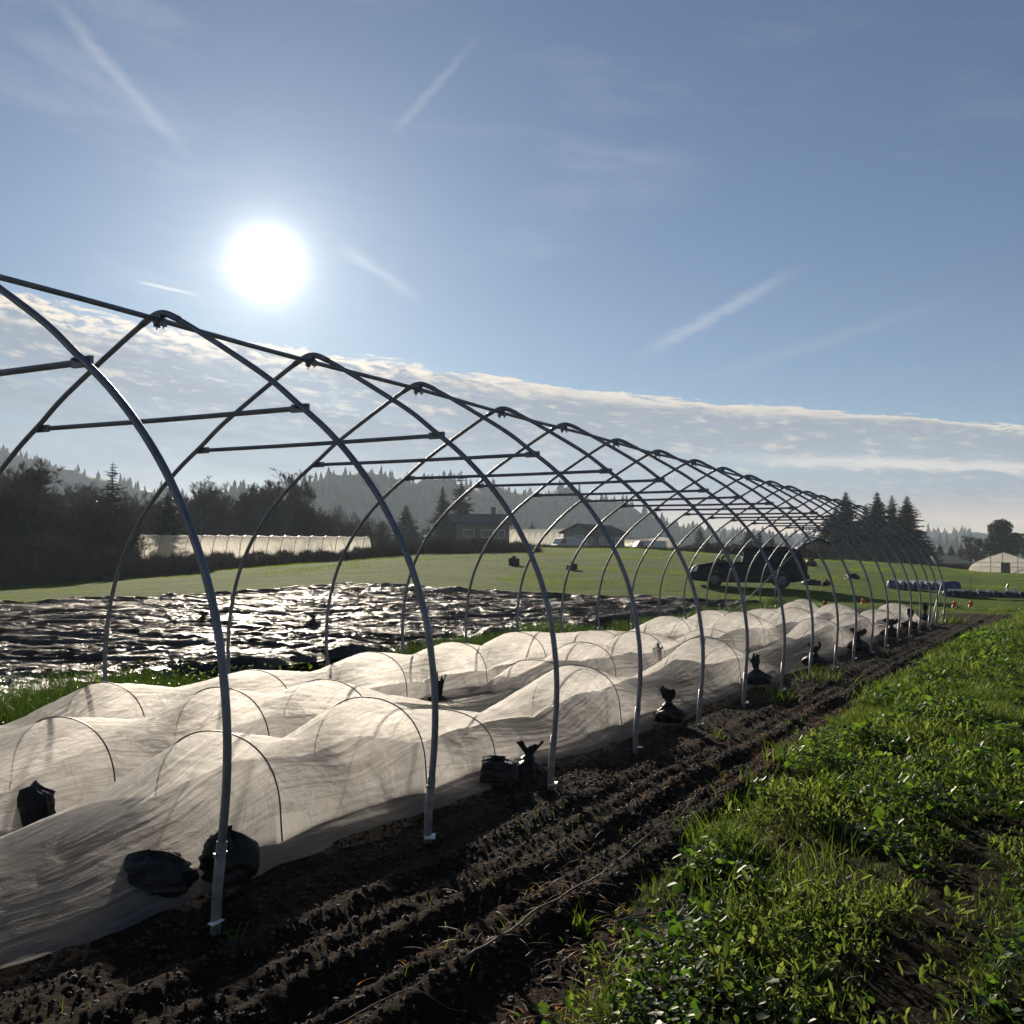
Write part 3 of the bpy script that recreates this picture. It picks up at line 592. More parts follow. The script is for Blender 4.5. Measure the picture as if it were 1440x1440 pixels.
# verge on the right
def verge():
    xs, ys, hs, ws = [], [], [], []
    for n, y0, y1, x1, hh, ww in ((150000, -2.2, 5.5, 6.6, .060, .0040), (90000, 5.5, 14, 6.4, .085, .007), (46000, 14, 36, 6.5, .09, .013)):
        x, y = scatter(n, 2.6, x1, y0, y1); den = .25+.75*sst(-.25, .35, fbm(x*2.2, y*2.0, 3, 101)); k = RNG.random(n) < clear_(x, y)*den
        x, y = x[k], y[k]; clump = sst(.0, .5, fbm(x*1.3+9, y*1.1, 3, 103))
        xs.append(x); ys.append(y); hs.append(hh*RNG.uniform(.5, 1.4, len(x))*(.7+1.3*clump)); ws.append(ww*RNG.uniform(.7, 1.5, len(x)))
    x, y, H, W = map(np.concatenate, (xs, ys, hs, ws)); z = ground_z(x, y)-.005
    blades(x, y, z, H, W, RNG.uniform(.1, .9, len(x)), 'grass', M['grass'], 'rough green grass and weeds growing on the verge right of the tilled soil', 'grass')
    # taller clumps of grass along the edge
    cx, cy, ch = [], [], []
    for i in range(150):
        yy = RNG.uniform(1, 26)**1.0; xx = weed_edge(yy)+abs(RNG.normal(.25, .35)); n = RNG.integers(25, 60)
        r = RNG.uniform(.04, .14); cx.append(xx+RNG.normal(0, r, n)); cy.append(yy+RNG.normal(0, r, n)); ch.append(np.full(n, RNG.uniform(.12, .24))*RNG.uniform(.6, 1.2, n))
    x, y, H = map(np.concatenate, (cx, cy, ch))
    blades(x, y, ground_z(x, y)-.01, H, .006+.0006*np.maximum(y, 0), RNG.uniform(.15, .8, len(x)), 'grass', M['grass'], 'taller tufts of grass along the edge of the tilled soil', 'grass')
    # leafy weeds
    lx, ly, lz, L, T = [], [], [], [], []
    for i in range(5200):
        yy = RNG.uniform(-2, 9) if i < 4200 else RNG.uniform(9, 26); xx = weed_edge(yy)+RNG.uniform(.05, 2.4)
        pk = float(vn(xx*1.5, yy*1.5, 111))
        if RNG.random() > float(clear_(np.array(xx), np.array(yy))) or pk < .36: continue
        n = RNG.integers(8, 26); r = RNG.uniform(.02, .07); hh = RNG.uniform(.03, .17)*(.4+1.2*pk)
        lx.append(xx+RNG.normal(0, r, n)); ly.append(yy+RNG.normal(0, r, n)); lz.append(RNG.uniform(.01, 1, n)*hh); L.append(RNG.uniform(.012, .036, n)*RNG.choice([.8, 1, 1.5, 2.0])*(1+.05*max(0, yy))); T.append(RNG.uniform(-.2, 1.0, n))
    x, y, z, L, T = map(np.concatenate, (lx, ly, lz, L, T))
    q = vn(x*1.9, y*1.9, 117) < .62
    leaves(x[q], y[q], (ground_z(x, y)+z)[q], L[q], (L*RNG.uniform(.55, 1.0, len(L)))[q], T[q], 'weeds', M['weed'], label='small leafy clover-like weeds mixed in the grass verge', cat='weeds')
    q = ~q; leaves(x[q], y[q], (ground_z(x, y)+z)[q], L[q]*1.15, (L*RNG.uniform(.25, .45, len(L)))[q], T[q]+.3, 'weeds', M['weed2'], label='pale narrow-leaved weeds mixed in the grass verge', cat='weeds')
    # dry, yellowed leaves on the soil edge
    n = 3800; y = RNG.uniform(-2, 8, n); x = weed_edge(y)+RNG.normal(.02, .34, n); k = vn(x*2.1, y*1.3, 121) > .5; x, y = x[k], y[k]; n = len(x)
    blades(x, y, ground_z(x, y)+.004, RNG.uniform(.02, .06, n), RNG.uniform(.003, .009, n), RNG.uniform(1.2, 3.2, n), 'dry_grass', M['dry'], 'dry yellowed grass blades lying where soil meets grass', 'dry grass', curl=.3)
verge()
def soil_bits():
    # seedlings in the soil
    n = 2600; y = RNG.uniform(-2, 22, n); x = RNG.uniform(2.2, 3.4, n); k = (vn(x*2.4, y*.9, 131) > .60) & (soilmask(x, y) > .5); x, y = x[k], y[k]; n = len(x)
    blades(x, y, ground_z(x, y)-.003, RNG.uniform(.02, .07, n), RNG.uniform(.003, .007, n), RNG.uniform(.2, 1., n), 'seedling_grass', M['grass'], 'sparse thin seedlings sprouting along the tilled soil rows', 'seedlings')
    # clods
    n = 26000; y = np.concatenate([RNG.uniform(-2.4, 5, n*2//3), RNG.uniform(5, 20, n-n*2//3)]); x = RNG.uniform(1.4, 3.9, n); k = soilmask(x, y) > .55; x, y = x[k], y[k]; n = len(x)
    R = .004+.012*RNG.random(n)**4+.0005*np.maximum(y, 0); P = np.array([(1, 0, 0), (-1, 0, 0), (0, 1, 0), (0, -1, 0), (0, 0, 1), (.6, .6, .5), (-.6, .6, .5), (-.6, -.6, .5), (.6, -.6, .5)])
    V = P[None]*R[:, None, None]*RNG.uniform(.6, 1.35, (n, 9, 3)); th = RNG.uniform(0, 6.28, n)
    Vx = V[..., 0]*np.cos(th)[:, None]-V[..., 1]*np.sin(th)[:, None]; Vy = V[..., 0]*np.sin(th)[:, None]+V[..., 1]*np.cos(th)[:, None]
    V = np.stack([Vx+x[:, None], Vy+y[:, None], V[..., 2]+(ground_z(x, y)+R*.2)[:, None]], -1)
    T = np.array([(0, 5, 8), (0, 8, 5), (4, 5, 6), (4, 6, 7), (4, 7, 8), (4, 8, 5), (0, 2, 5), (2, 1, 6), (2, 6, 5), (1, 3, 7), (1, 7, 6), (3, 0, 8), (3, 8, 7)])
    T = T[[2, 3, 4, 5, 6, 7, 8, 9, 10, 11, 12, 0]]
    tag(mesh_obj('soil_clods', V.reshape(-1, 3), (np.arange(n)[:, None, None]*9+T[None]).reshape(-1, 3), M['clod'], smooth=False), 'loose dark clods of soil scattered over the tilled strip', 'soil clods', kind='stuff')
    n = 620; y = np.concatenate([RNG.uniform(-2, 6, 380), RNG.uniform(6, 18, 240)]); x = RNG.uniform(2.2, 4.6, n)
    L = RNG.uniform(.0025, .0065, n)*(1+.05*np.maximum(y, 0))
    leaves(x, y, ground_z(x, y)+.012, L, L*.9, RNG.uniform(-.6, .9, n), 'pebbles', M['fleck'], label='tiny pale stone chips and flecks scattered over the dark soil', cat='pebbles')
soil_bits()
# dead stems lying on the soil
for i, (P, lab) in enumerate((([(3.28, .05), (3.26, .8), (3.22, 1.5), (3.14, 2.3), (3.12, 2.9), (3.0, 3.6)], 'long thin dry root trailing along a soil ridge'), ([(3.05, -.6), (3.2, -.3), (3.42, -.15)], 'short bent dry stalk lying on the soil near the bottom edge'), ([(3.5, .9), (3.62, 1.15), (3.86, 1.2)], 'pale dry stalk lying among yellowed leaves'))):
    q = crom([(x, y, 0) for x, y in P], 8); q[:, 0] += .02*fbm(q[:, 1]*4, q[:, 0]*0, 2, 5); q[:, 2] = ground_z(q[:, 0], q[:, 1])+.012+.01*fbm(q[:, 1]*5, q[:, 0], 2, 7)
    tag(MB().tube(q, np.linspace(.0055, .002, len(q))*(1 if i == 0 else .6), 6).build('dry_stalk', M['bark'], None, True), lab, 'dry stalk')
# tall grass strip beyond the covers
def strip():
    n = 90000; y = RNG.uniform(.5, 31.5, n); x = RNG.uniform(-4.5, -2.15, n)
    w = fbm(x*.5, y*.42, 3, 141); gap = np.exp(-((y-5.9)/1.25)**2); den = sst(-.45, .25, w-.9*gap*1.3)
    den = np.maximum(den, .8*np.exp(-((y-3.2)/1.3)**2)); k = RNG.random(n) < den; x, y, w = x[k], y[k], w[k]; H = (.16+.26*sst(-.4, .5, w+.15))*RNG.uniform(.5, 1.25, len(x))*(1-.5*np.exp(-((y-5.9)/1.3)**2))
    H = np.where(x < -3.9, H*.6, H)
    blades(x, y, ground_z(x, y)-.01, H, .007+.0004*y, RNG.uniform(.1, .6, len(x)), 'tall_grass', M['tallgrass'], 'tall dark green grass between the row covers and the black plastic sheet', 'grass')
    n = 9000; y = RNG.uniform(.5, 31.5, n); x = RNG.uniform(-4.6, -2.2, n); k = RNG.random(n) < sst(0, .4, fbm(x*.5, y*.42, 3, 141)); x, y = x[k], y[k]; n = len(x)
    L = RNG.uniform(.03, .07, n); leaves(x, y, ground_z(x, y)+RNG.uniform(.03, .32, n), L, L*.6, RNG.uniform(-.3, 1, n), 'weeds', M['weed'], label='leafy weeds mixed into the tall grass beside the plastic sheet', cat='weeds')
strip()
def pasture():
    n = 330000; c = -YAW; a = RNG.uniform(c-math.radians(29), c+math.radians(29), n); d = 12+(105-12)*RNG.random(n)**.8
    x = CX+d*np.sin(a); y = CY+d*np.cos(a)
    k = ~((x > -22.3) & (x < -2.2) & (y < 31.4)) & ~((x > -3.6) & (x < 3.4) & (y < 33)) & (d < np.interp(a, _az, _dd)+4) & (x < 3.6+0*y)
    k |= (x >= 3.6) & (y > 36) & (d < np.interp(a, _az, _dd)+4)
    x, y, d = x[k], y[k], d[k]; cl = sst(-.1, .5, fbm(x*.28, y*.28, 4, 151, .6)); k = RNG.random(len(x)) < .35+.65*cl; x, y, d, cl = x[k], y[k], d[k], cl[k]
    blades(x, y, ground_z(x, y)-.01, (.035+.075*cl)*RNG.uniform(.5, 1.4, len(x)), .010+.00045*d, RNG.uniform(.1, .8, len(x)), 'pasture_grass', M['grass2'], 'short bright green pasture grass of the field beyond the plastic sheet', 'grass', seg=1)
pasture()
# single plants that stand out in front
def tuft_thing(x, y, n, H, W, r, label, mat='grass', grp='grass tufts standing out on the soil', nm='grass_tuft', zz=0):
    t = RNG.normal(0, r, (2, n)); xx = x+t[0]; yy = y+t[1]
    o = blades(xx-x, yy-y, ground_z(xx, yy)-.01, RNG.uniform(.5, 1.1, n)*H, np.full(n, W), RNG.uniform(.2, .95, n), nm, M[mat], None, None, seg=4)
    o.location = (x, y, 0); tag(o, label, 'grass tuft', grp)
TF = [(2.28, -.05, 9, .13, .008, .02, 'tiny sprout of grass at the foot of the nearest hoop leg'), (3.42, .75, 14, .17, .016, .02, 'broad-bladed grass tuft alone on the dark soil near the bottom edge'),
      (2.32, 8.3, 60, .24, .012, .10, 'ragged pale grass tuft beside the sixth hoop leg'), (2.35, 10.6, 70, .28, .014, .13, 'ragged grass tuft between the eighth hoop leg and its sandbag'),
      (2.5, 5.6, 26, .14, .009, .025, 'thin grass tuft on the soil ridge in front of the fifth hoop leg'), (3.85, 3.6, 22, .26, .018, .05, 'tuft of wide arching grass blades in the middle of the verge'),
      (2.15, 26.6, 60, .4, .03, .2, 'scruffy weed tuft at the far end of the tunnel')]
for x, y, n, H, W, r, lab in TF: tuft_thing(x, y, n, H, W, r, lab)
def pea(x, y, sc, label, seed):
    r = np.random.default_rng(seed); root = empty('seedling_plant', (x, y, float(ground_z(np.array(x), np.array(y))))); tag(root, label, 'seedling', 'broad-leaved seedlings in the verge')
    st = MB(); L = []
    for k in range(r.integers(3, 6)):
        a = r.uniform(0, 6.28); hh = sc*r.uniform(.06, .12); tip = (math.cos(a)*hh*.5, math.sin(a)*hh*.5, hh)
        st.tube([(0, 0, 0), (tip[0]*.4, tip[1]*.4, hh*.6), tip], .0018*sc+.0008, 5)
        for q in range(3): L.append((*tip, a+(q-1)*1.1+r.normal(0, .2), sc*r.uniform(.030, .045)))
    st.build('stem', M['weed'], root, True); L = np.array(L)
    o = leaves(L[:, 0], L[:, 1], L[:, 2], L[:, 4], L[:, 4]*.85, r.uniform(-.1, .6, len(L)), 'leaves', M['weed'], yaw=L[:, 3]); o.parent = root
for i, (u, v, sc, lab) in enumerate(((930, 1365, 1.0, 'pale broad-leaved seedling at the left edge of the verge, lowest on the soil side'), (1035, 1390, 1.1, 'broad-leaved seedling with upright round leaves left of the dark gap in the verge'), (1010, 1400, .9, 'broad-leaved seedling just left of the upright round-leaved one'), (1110, 1270, 1.1, 'broad-leaved seedling with one large pale leaf in mid verge'), (1085, 1275, 1.0, 'cluster of two pale broad leaves in mid verge left of the large-leaved seedling'), (1245, 1155, 1., 'broad-leaved seedling above the bare patch in the verge'), (1400, 1365, 1.2, 'broad-leaved seedling at the bottom right corner of the verge'), (1420, 1250, 1.2, 'broad-leaved seedling along the right edge, above the corner one'), (1395, 1395, 1.1, 'small broad-leaved seedling nearest the bottom right corner'), (905, 1440, 1., 'broad-leaved seedling cut by the bottom edge, beside the soil'))):
    d = ray(u, v); t = -CH/d[2]; p = CP+d*t; pea(p[0], p[1], sc, lab, 200+i)
for i, (u, v, lab) in enumerate(((928, 1228, 'curled orange dead leaf lying alone on the dark soil'), (1020, 1140, 'orange dead leaf at the soil edge, farther one'), (1005, 1165, 'orange dead leaf at the soil edge, beside the yellowed grass'), (1325, 1120, 'orange dead leaf lying in the grass verge'))):
    d = ray(u, v); t = -CH/d[2]; p = CP+d*t
    o = leaves(np.array([0., .01]), np.array([0., .012]), np.array([.012, .016]), np.array([.055, .04]), np.array([.022, .018]), np.array([.5, .1]), 'dead_leaf', M['dry'], yaw=np.array([.6, 2.2]))
    o.location = (p[0], p[1], float(ground_z(np.array(p[0]), np.array(p[1])))); tag(o, lab, 'dead leaf', 'orange dead leaves')

# ------------------------------------------------------------------ trees
def tri_mesh(name, V, mat, parent):
    V = np.asarray(V, float).reshape(-1, 3); return mesh_obj(name, V, np.arange(len(V)).reshape(-1, 3), mat, parent, smooth=False)
def bare_tree(seed, H=8., spread=.33, dens=1., pale=False):
    r = np.random.default_rng(seed); root = empty('bare_tree'); tb = MB(); tw = []; tips = []
    def branch(p, d, L, rad, lv):
        pts = [p]; q = p.copy(); dd = d.copy(); n = 4
        for k in range(n):
            dd = dd+r.normal(0, .13, 3)+np.array([0, 0, .07 if lv else .02]); dd /= np.linalg.norm(dd); q = q+dd*L/n; pts.append(q)
        if lv < 3: tb.tube(pts, np.linspace(rad, rad*.45, n+1), 6 if lv < 1 else 4 if lv < 2 else 3, caps=False)
        if lv >= 2: tips.extend((pts[k], dd) for k in range(1, n+1))
        if lv < 3:
            m = (11, 7, 5)[lv]
            for k in range(m):
                t = r.uniform(.25 if lv == 0 else .2, 1); i = min(int(t*n), n-1); b = pts[i]+(pts[i+1]-pts[i])*(t*n-i)
                a = r.uniform(0, 6.28); s = r.uniform(.5, 1.0)*(1.15 if lv else .75); nd = dd+s*np.array([math.cos(a), math.sin(a), .15]); nd /= np.linalg.norm(nd)
                branch(b, nd, L*r.uniform(.35, .6)*(1-.25*t), rad*.45, lv+1)
    for st in range(2):
        branch(np.array([r.normal(0, .25), r.normal(0, .25), -.6]), np.array([r.normal(0, .08), r.normal(0, .08), 1.]), H*r.uniform(.72, .95), .013*H, 0)
    tb.build('trunk', M['palebark' if pale else 'bark'], root, True)
    for p, d in tips:
        for k in range(int(7*dens)):
            a = r.uniform(0, 6.28); v = d*.7+np.array([math.cos(a), math.sin(a), .35])*r.uniform(.4, 1.); v = v/np.linalg.norm(v)*r.uniform(.18, .55)*H/8
            w = np.cross(v, r.normal(0, 1, 3)); w = w/np.linalg.norm(w)*.011*H/8
            tw += [p-w, p+w, p+v]
    tri_mesh('crown', tw, M['twig'], root); return root
def conifer(seed, H=18., wid=.2, gap=.0, dens=1.):
    r = np.random.default_rng(seed); root = empty('conifer_tree')
    MB().tube([(0, 0, -.5), (r.normal(0, .05), 0, H*.5), (0, 0, H)], [.018*H, .010*H, .002*H], 7).build('trunk', M['bark'], root, True)
    T = []; lv = int(H*3.0*dens)
    for i in range(lv):
        t = i/lv; z = H*(.06+.94*t**.95); R = H*wid*(1-t)**.85*(.75+.5*r.random())*(1.0 if t > .12 else .75)+.12
        nb = int(r.integers(5, 9)); ph = r.uniform(0, 6.28)
        for b in range(nb):
            if r.random() < gap: continue
            a = ph+b*6.283/nb+r.normal(0, .25); Rb = R*r.uniform(.55, 1.18); dr = r.uniform(-.38, -.05)+.3*t
            d = np.array([math.cos(a), math.sin(a), 0]); sd = np.array([-math.sin(a), math.cos(a), 0]); m = max(4, int(Rb*3.2))
            for k in range(m):
                s = (k+.5)/m; p = np.array([0, 0, z])+d*Rb*s+np.array([0, 0, dr*Rb*s+.10*Rb*s*s])
                for q in range(3):
                    sg = r.choice((-1, 1)); ln = Rb*(.34*(1-s)+.12)*r.uniform(.6, 1.3)+.12
                    v = (d*r.uniform(.3, .9)+sd*sg*r.uniform(.3, 1.)+np.array([0, 0, -r.uniform(.1, .75)])); v = v/np.linalg.norm(v)*ln
                    w = np.cross(v, r.normal(0, 1, 3)); w = w/np.linalg.norm(w)*ln*.20
                    T += [p-w, p+w, p+v]
    tri_mesh('crown', T, M['needle'], root); return root
def round_tree(seed, H=12., W=9., n=24000):
    r = np.random.default_rng(seed); root = empty('evergreen_tree')
    tb = MB(); tb.tube([(0, 0, -.5), (.2, 0, H*.3), (0, .1, H*.6)], [.4, .3, .12], 8)
    for k in range(9):
        a = k*.7; tb.tube([(0, 0, H*(.15+.04*k)), (math.cos(a)*W*.2, math.sin(a)*W*.2, H*(.35+.04*k)), (math.cos(a)*W*.36, math.sin(a)*W*.36, H*(.5+.04*k))], [.14, .09, .03], 5)
    tb.build('trunk', M['bark'], root, True)
    cl = [(r.normal(0, 1, 3)) for _ in range(46)]; T = []
    for c in cl:
        c = c/np.linalg.norm(c)*r.uniform(.45, .92)**.6; cc = np.array([c[0]*W*.40, c[1]*W*.40, H*.56+c[2]*H*.36]); R = r.uniform(.09, .16)*W
        for k in range(n//46):
            v = r.normal(0, 1, 3); v /= np.linalg.norm(v); p = cc+v*R*r.uniform(.6, 1.1)*np.array([1, 1, .85]); s = r.uniform(.12, .34)
            a = r.normal(0, 1, 3); a = a/np.linalg.norm(a)*s; b = np.cross(a, r.normal(0, 1, 3)); b = b/np.linalg.norm(b)*s*.8
            T += [p-a, p+b, p+a]
    tri_mesh('crown', T, M['darkleaf'], root); return root
def put(proto, used, u, D, hpx=None, baseH=8., v_top=None, label='', cat='tree', grp=None, rz=0, wid=1.):
    o = proto if not used[0] else copy_tree(proto); used[0] = True
    p = pt(u, 790, D); z = float(TZ(p[0], p[1])); zt = pt(u, v_top, D)[2]; sc = (zt-z)/baseH
    o.location = (p[0], p[1], z-.1); o.scale = (sc*wid, sc*wid, sc); o.rotation_euler = (0, 0, rz); tag(o, label, cat, grp); return o
bt = [(bare_tree(40+i, 8., pale=(i == 3)), [False]) for i in range(5)]
rt = random.Random(3)
tops = lambda u: np.interp(u, [-120, 0, 45, 75, 110, 200, 260, 330, 400, 450, 500, 560], [655, 656, 655, 690, 684, 690, 690, 688, 690, 712, 722, 738])
GL = 'bare brown deciduous tree, one of the thicket along the left edge of the field'
i = 0
for D, step, dv in ((76, 15, 22), (84, 18, 8), (130, 15, 2), (137, 17, -2)):
    u = -110+rt.uniform(0, 15)
    while u < (185 if D < 90 else 540):
        vt = float(tops(u))+dv+rt.uniform(-5, 16)
        if vt: 
            k = rt.randrange(5); put(bt[k][0], bt[k][1], u, D, v_top=vt, baseH=9.7, label=GL, grp='bare trees of the thicket', rz=rt.uniform(0, 6.28), wid=1.05)
        u += step*rt.uniform(.7, 1.3)
# standout bare trees
for u, vt, D, lab in ((391, 672, 128, 'bare deciduous tree rising above the thicket left of the hazy hill'), (62, 652, 88, 'tall bare tree rising highest at the left end of the thicket'), (285, 682, 128, 'wide bare tree crown just right of the small spruce tops in the thicket'), (1366, 752, 185, 'reddish bare tree between the low house and the big round evergreen')):
    k = rt.randrange(5); put(bt[k][0], bt[k][1], u, D, v_top=vt, baseH=9.2, label=lab, rz=rt.uniform(0, 6), wid=1.2)
cf = [(conifer(70, 18, .30, 0, 1.25), [False]), (conifer(71, 18, .24, .08, 1.2), [False]), (conifer(72, 18, .28, .3, .7), [False])]
CT = [(155, 648, 100, 2, 'thin ragged spruce top standing out of the left thicket', 1.0), (236, 664, 100, 2, 'small ragged spruce top behind the hoops above the thicket', .9),
      (570, 708, 175, 0, 'dark pointed conifer left of the brown house', 1.15), (621, 683, 170, 1, 'narrow dark conifer, left of the pair behind the brown house', 1.1), (647, 660, 175, 2, 'tall open-branched conifer, right of the pair behind the brown house', 1.2),
      (748, 731, 260, 1, 'small hazy conifer between the two houses', 1.), (984, 741, 230, 0, 'small conifer standing alone right of the grey house', 1.3),
      (1052, 742, 175, 0, 'short conifer, left one of the group seen through the hoops', 1.25), (1068, 744, 180, 1, 'short conifer in the middle of the group seen through the hoops', 1.2), (1085, 752, 178, 0, 'short conifer, right one of the group seen through the hoops', 1.2),
      (1163, 722, 142, 1, 'lower dark conifer at the left side of the tall group', 1.3), (1190, 690, 140, 0, 'tall dark conifer, leftmost of the tall group at the end of the tunnel', 1.0), (1176, 712, 150, 0, 'dark conifer filling behind the leftmost of the tall group', 1.3),
      (1218, 708, 150, 1, 'dark conifer between the leftmost and the second of the tall group', 1.3), (1234, 690, 140, 0, 'tall dark conifer, second of the tall group at the end of the tunnel', .95), (1255, 695, 144, 1, 'tall narrow conifer, third of the tall group at the end of the tunnel', 1.1), (1276, 696, 140, 0, 'tall dark conifer with dense skirt, rightmost of the tall group', 1.05),
      (1306, 762, 190, 0, 'low dark conifer right beside the tall group', 1.6), (1322, 764, 230, 0, 'small pointed conifer, left of two before the low house', 1.2), (1338, 766, 230, 0, 'small pointed conifer, right of two before the low house', 1.2), (1352, 763, 240, 1, 'slim hazy conifer behind the low house', 1.3)]
for u, vt, D, k, lab, w in CT: put(cf[k][0], cf[k][1], u, D, v_top=vt, baseH=18., label=lab, grp='conifers', rz=rt.uniform(0, 6), wid=w*(1.3 if 1150 < u < 1300 else 1.1))
rd = (round_tree(90), [False])
put(rd[0], rd[1], 1409, 190, v_top=731, baseH=11.6, label='big round dark evergreen tree behind the white greenhouse', wid=1.05)
put(rd[0], rd[1], 1452, 200, v_top=742, baseH=11.6, label='dark evergreen tree cut off by the right edge of the photo', rz=2)
put(rd[0], rd[1], 1378, 215, v_top=757, baseH=11.6, label='smaller evergreen tree left behind the big round evergreen', rz=4, wid=.7)
# low hazy tree belt in the middle distance
i = 0
for u in np.arange(395, 720, 9.0):
    k = rt.choice((0, 1)); put(cf[k][0], cf[k][1], u+rt.uniform(-4, 4), 300+rt.uniform(-20, 20), v_top=float(np.interp(u, [390, 450, 520, 560, 640, 720], [712, 708, 722, 738, 735, 745]))+rt.uniform(-6, 8), baseH=18., label='hazy conifer in the belt of trees behind the long greenhouse and brown house', grp='hazy belt of conifers', rz=rt.uniform(0, 6), wid=1.5)
# brush: hedgerow along the far side of the field
def PHZ(u):
    lo, hi = 700., 900.
    for _ in range(30):
        mid = (lo+hi)/2
        if ray(u, mid)[2] > 0: lo = mid
        else: hi = mid
    return lo
def brush(name, spans, D, hpx, n, label, mat, lenk=.9):
    us = RNG.uniform(spans[0], spans[1], n); xs = np.zeros(n); ys = np.zeros(n)
    az = np.interp(us, np.linspace(-300, 1700, 60), [az_of(q) for q in np.linspace(-300, 1700, 60)]); d = D+RNG.uniform(-3.5, 3.5, n)
    x = CX+d*np.sin(az); y = CY+d*np.cos(az); z = TZ(x, y)
    vt = np.interp(us, hpx[0], hpx[1]); hv = np.interp(us, np.linspace(-300, 1700, 60), [PHZ(q) for q in np.linspace(-300, 1700, 60)]); H = np.maximum(.35, CH+(hv-vt)/FPX*d/np.cos(az+YAW)-z)*(.72+.4*vn(us*.12, us*0, 3)); t = RNG.random(n)**1.3
    a = RNG.uniform(0, 6.28, n); L = RNG.uniform(.3, .9, n)*lenk; el = RNG.uniform(.2, 1.5, n)
    v = np.stack([np.cos(a)*np.cos(el), np.sin(a)*np.cos(el), np.sin(el)], -1)*L[:, None]
    p = np.stack([x, y, z-.2+t*np.maximum(H-.3, .1)], -1); w = np.cross(v, RNG.normal(0, 1, (n, 3))); w = w/np.linalg.norm(w, axis=1)[:, None]*.028*lenk
    V = np.stack([p-w, p+w, p+v], 1).reshape(-1, 3)
    tag(mesh_obj(name, V, np.arange(3*n).reshape(-1, 3), M[mat], smooth=False), label, 'undergrowth', kind='stuff')
brush('undergrowth', (-260, 300), 74, ([-260, 60, 180, 205, 300], [745, 752, 768, 779, 778]), 60000, 'dense brown undergrowth at the foot of the left thicket', 'twig', 1.1)
brush('undergrowth', (60, 760), 80, ([60, 195, 300, 480, 515, 560, 620, 700, 760], [770, 776, 773, 766, 763, 758, 756, 760, 766]), 70000, 'low brown hedgerow in front of the long greenhouse', 'brush', .6)
brush('undergrowth', (500, 1160), 100, ([500, 600, 640, 720, 780, 900, 960, 1000, 1060, 1160], [762, 757, 752, 758, 766, 770, 768, 758, 763, 768]), 60000, 'brown hedgerow in front of the houses', 'brush', .8)
brush('undergrowth', (1130, 1460), 138, ([1130, 1290, 1305, 1380, 1440], [760, 770, 790, 797, 797]), 30000, 'low dark hedge below the tall conifers', 'brush', .9)

# ------------------------------------------------------------------ greenhouses and houses
def at_ground(u, D):
    p = pt(u, 790, D); return p[0], p[1], float(TZ(p[0], p[1]))
def polytunnel(u0, u1, D0, D1, w, h, label, ztop=None, ribs=True, door=False):
    a = np.array(at_ground(u0, D0)); b = np.array(at_ground(u1, D1)); L = math.hypot(*(b-a)[:2]); rz = math.atan2(*(b-a)[1::-1])
    z = (ztop-h) if ztop is not None else min(a[2], b[2])
    r = empty('polytunnel', (a[0], a[1], z), rz); tag(r, label, 'greenhouse')
    n = 16; nl = max(2, int(L/1.2)); xs = []
    V = []; step = 6
    for i in range(nl*step+1):
        t = i/step; bulge = 1-.025*(1-abs(math.cos(math.pi*t)))
        for k in range(n+1):
            th = math.pi*k/n; ct = math.cos(th); st = math.sin(th)
            V.append((L*i/(nl*step), -w/2*np.sign(ct)*abs(ct)**.8*bulge, h*st**.75*bulge))
    F = [(i*(n+1)+k, (i+1)*(n+1)+k, (i+1)*(n+1)+k+1, i*(n+1)+k+1) for i in range(nl*step) for k in range(n)]
    F += [tuple(range(n+1)), tuple((nl*step)*(n+1)+k for k in range(n, -1, -1))]
    mesh_obj('film_cover', V, F, M['poly'], r, smooth=True)
    m = MB()
    for i in range(nl+1):
        pts = [(L*i/nl, -w/2*np.sign(math.cos(t))*abs(math.cos(t))**.8*1.006, h*math.sin(t)**.75*1.006) for t in np.linspace(0, math.pi, 14)]
        m.tube(pts, .03, 5)
    m.build('hoop_frame', M['galv'], r); return r
ztop = pt(350, 753.5, 96)[2]
polytunnel(198, 516, 98, 92, 4.2, 2.3, 'long low white plastic greenhouse behind the hedgerow, seen side on', ztop)
polytunnel(716, 800, 175, 168, 6, 3., 'pale greenhouse roof between the brown and the grey house', pt(755, 744, 172)[2])
polytunnel(880, 930, 165, 150, 6, 3., 'pale greenhouse roof at the right end of the grey house', pt(905, 757, 158)[2])
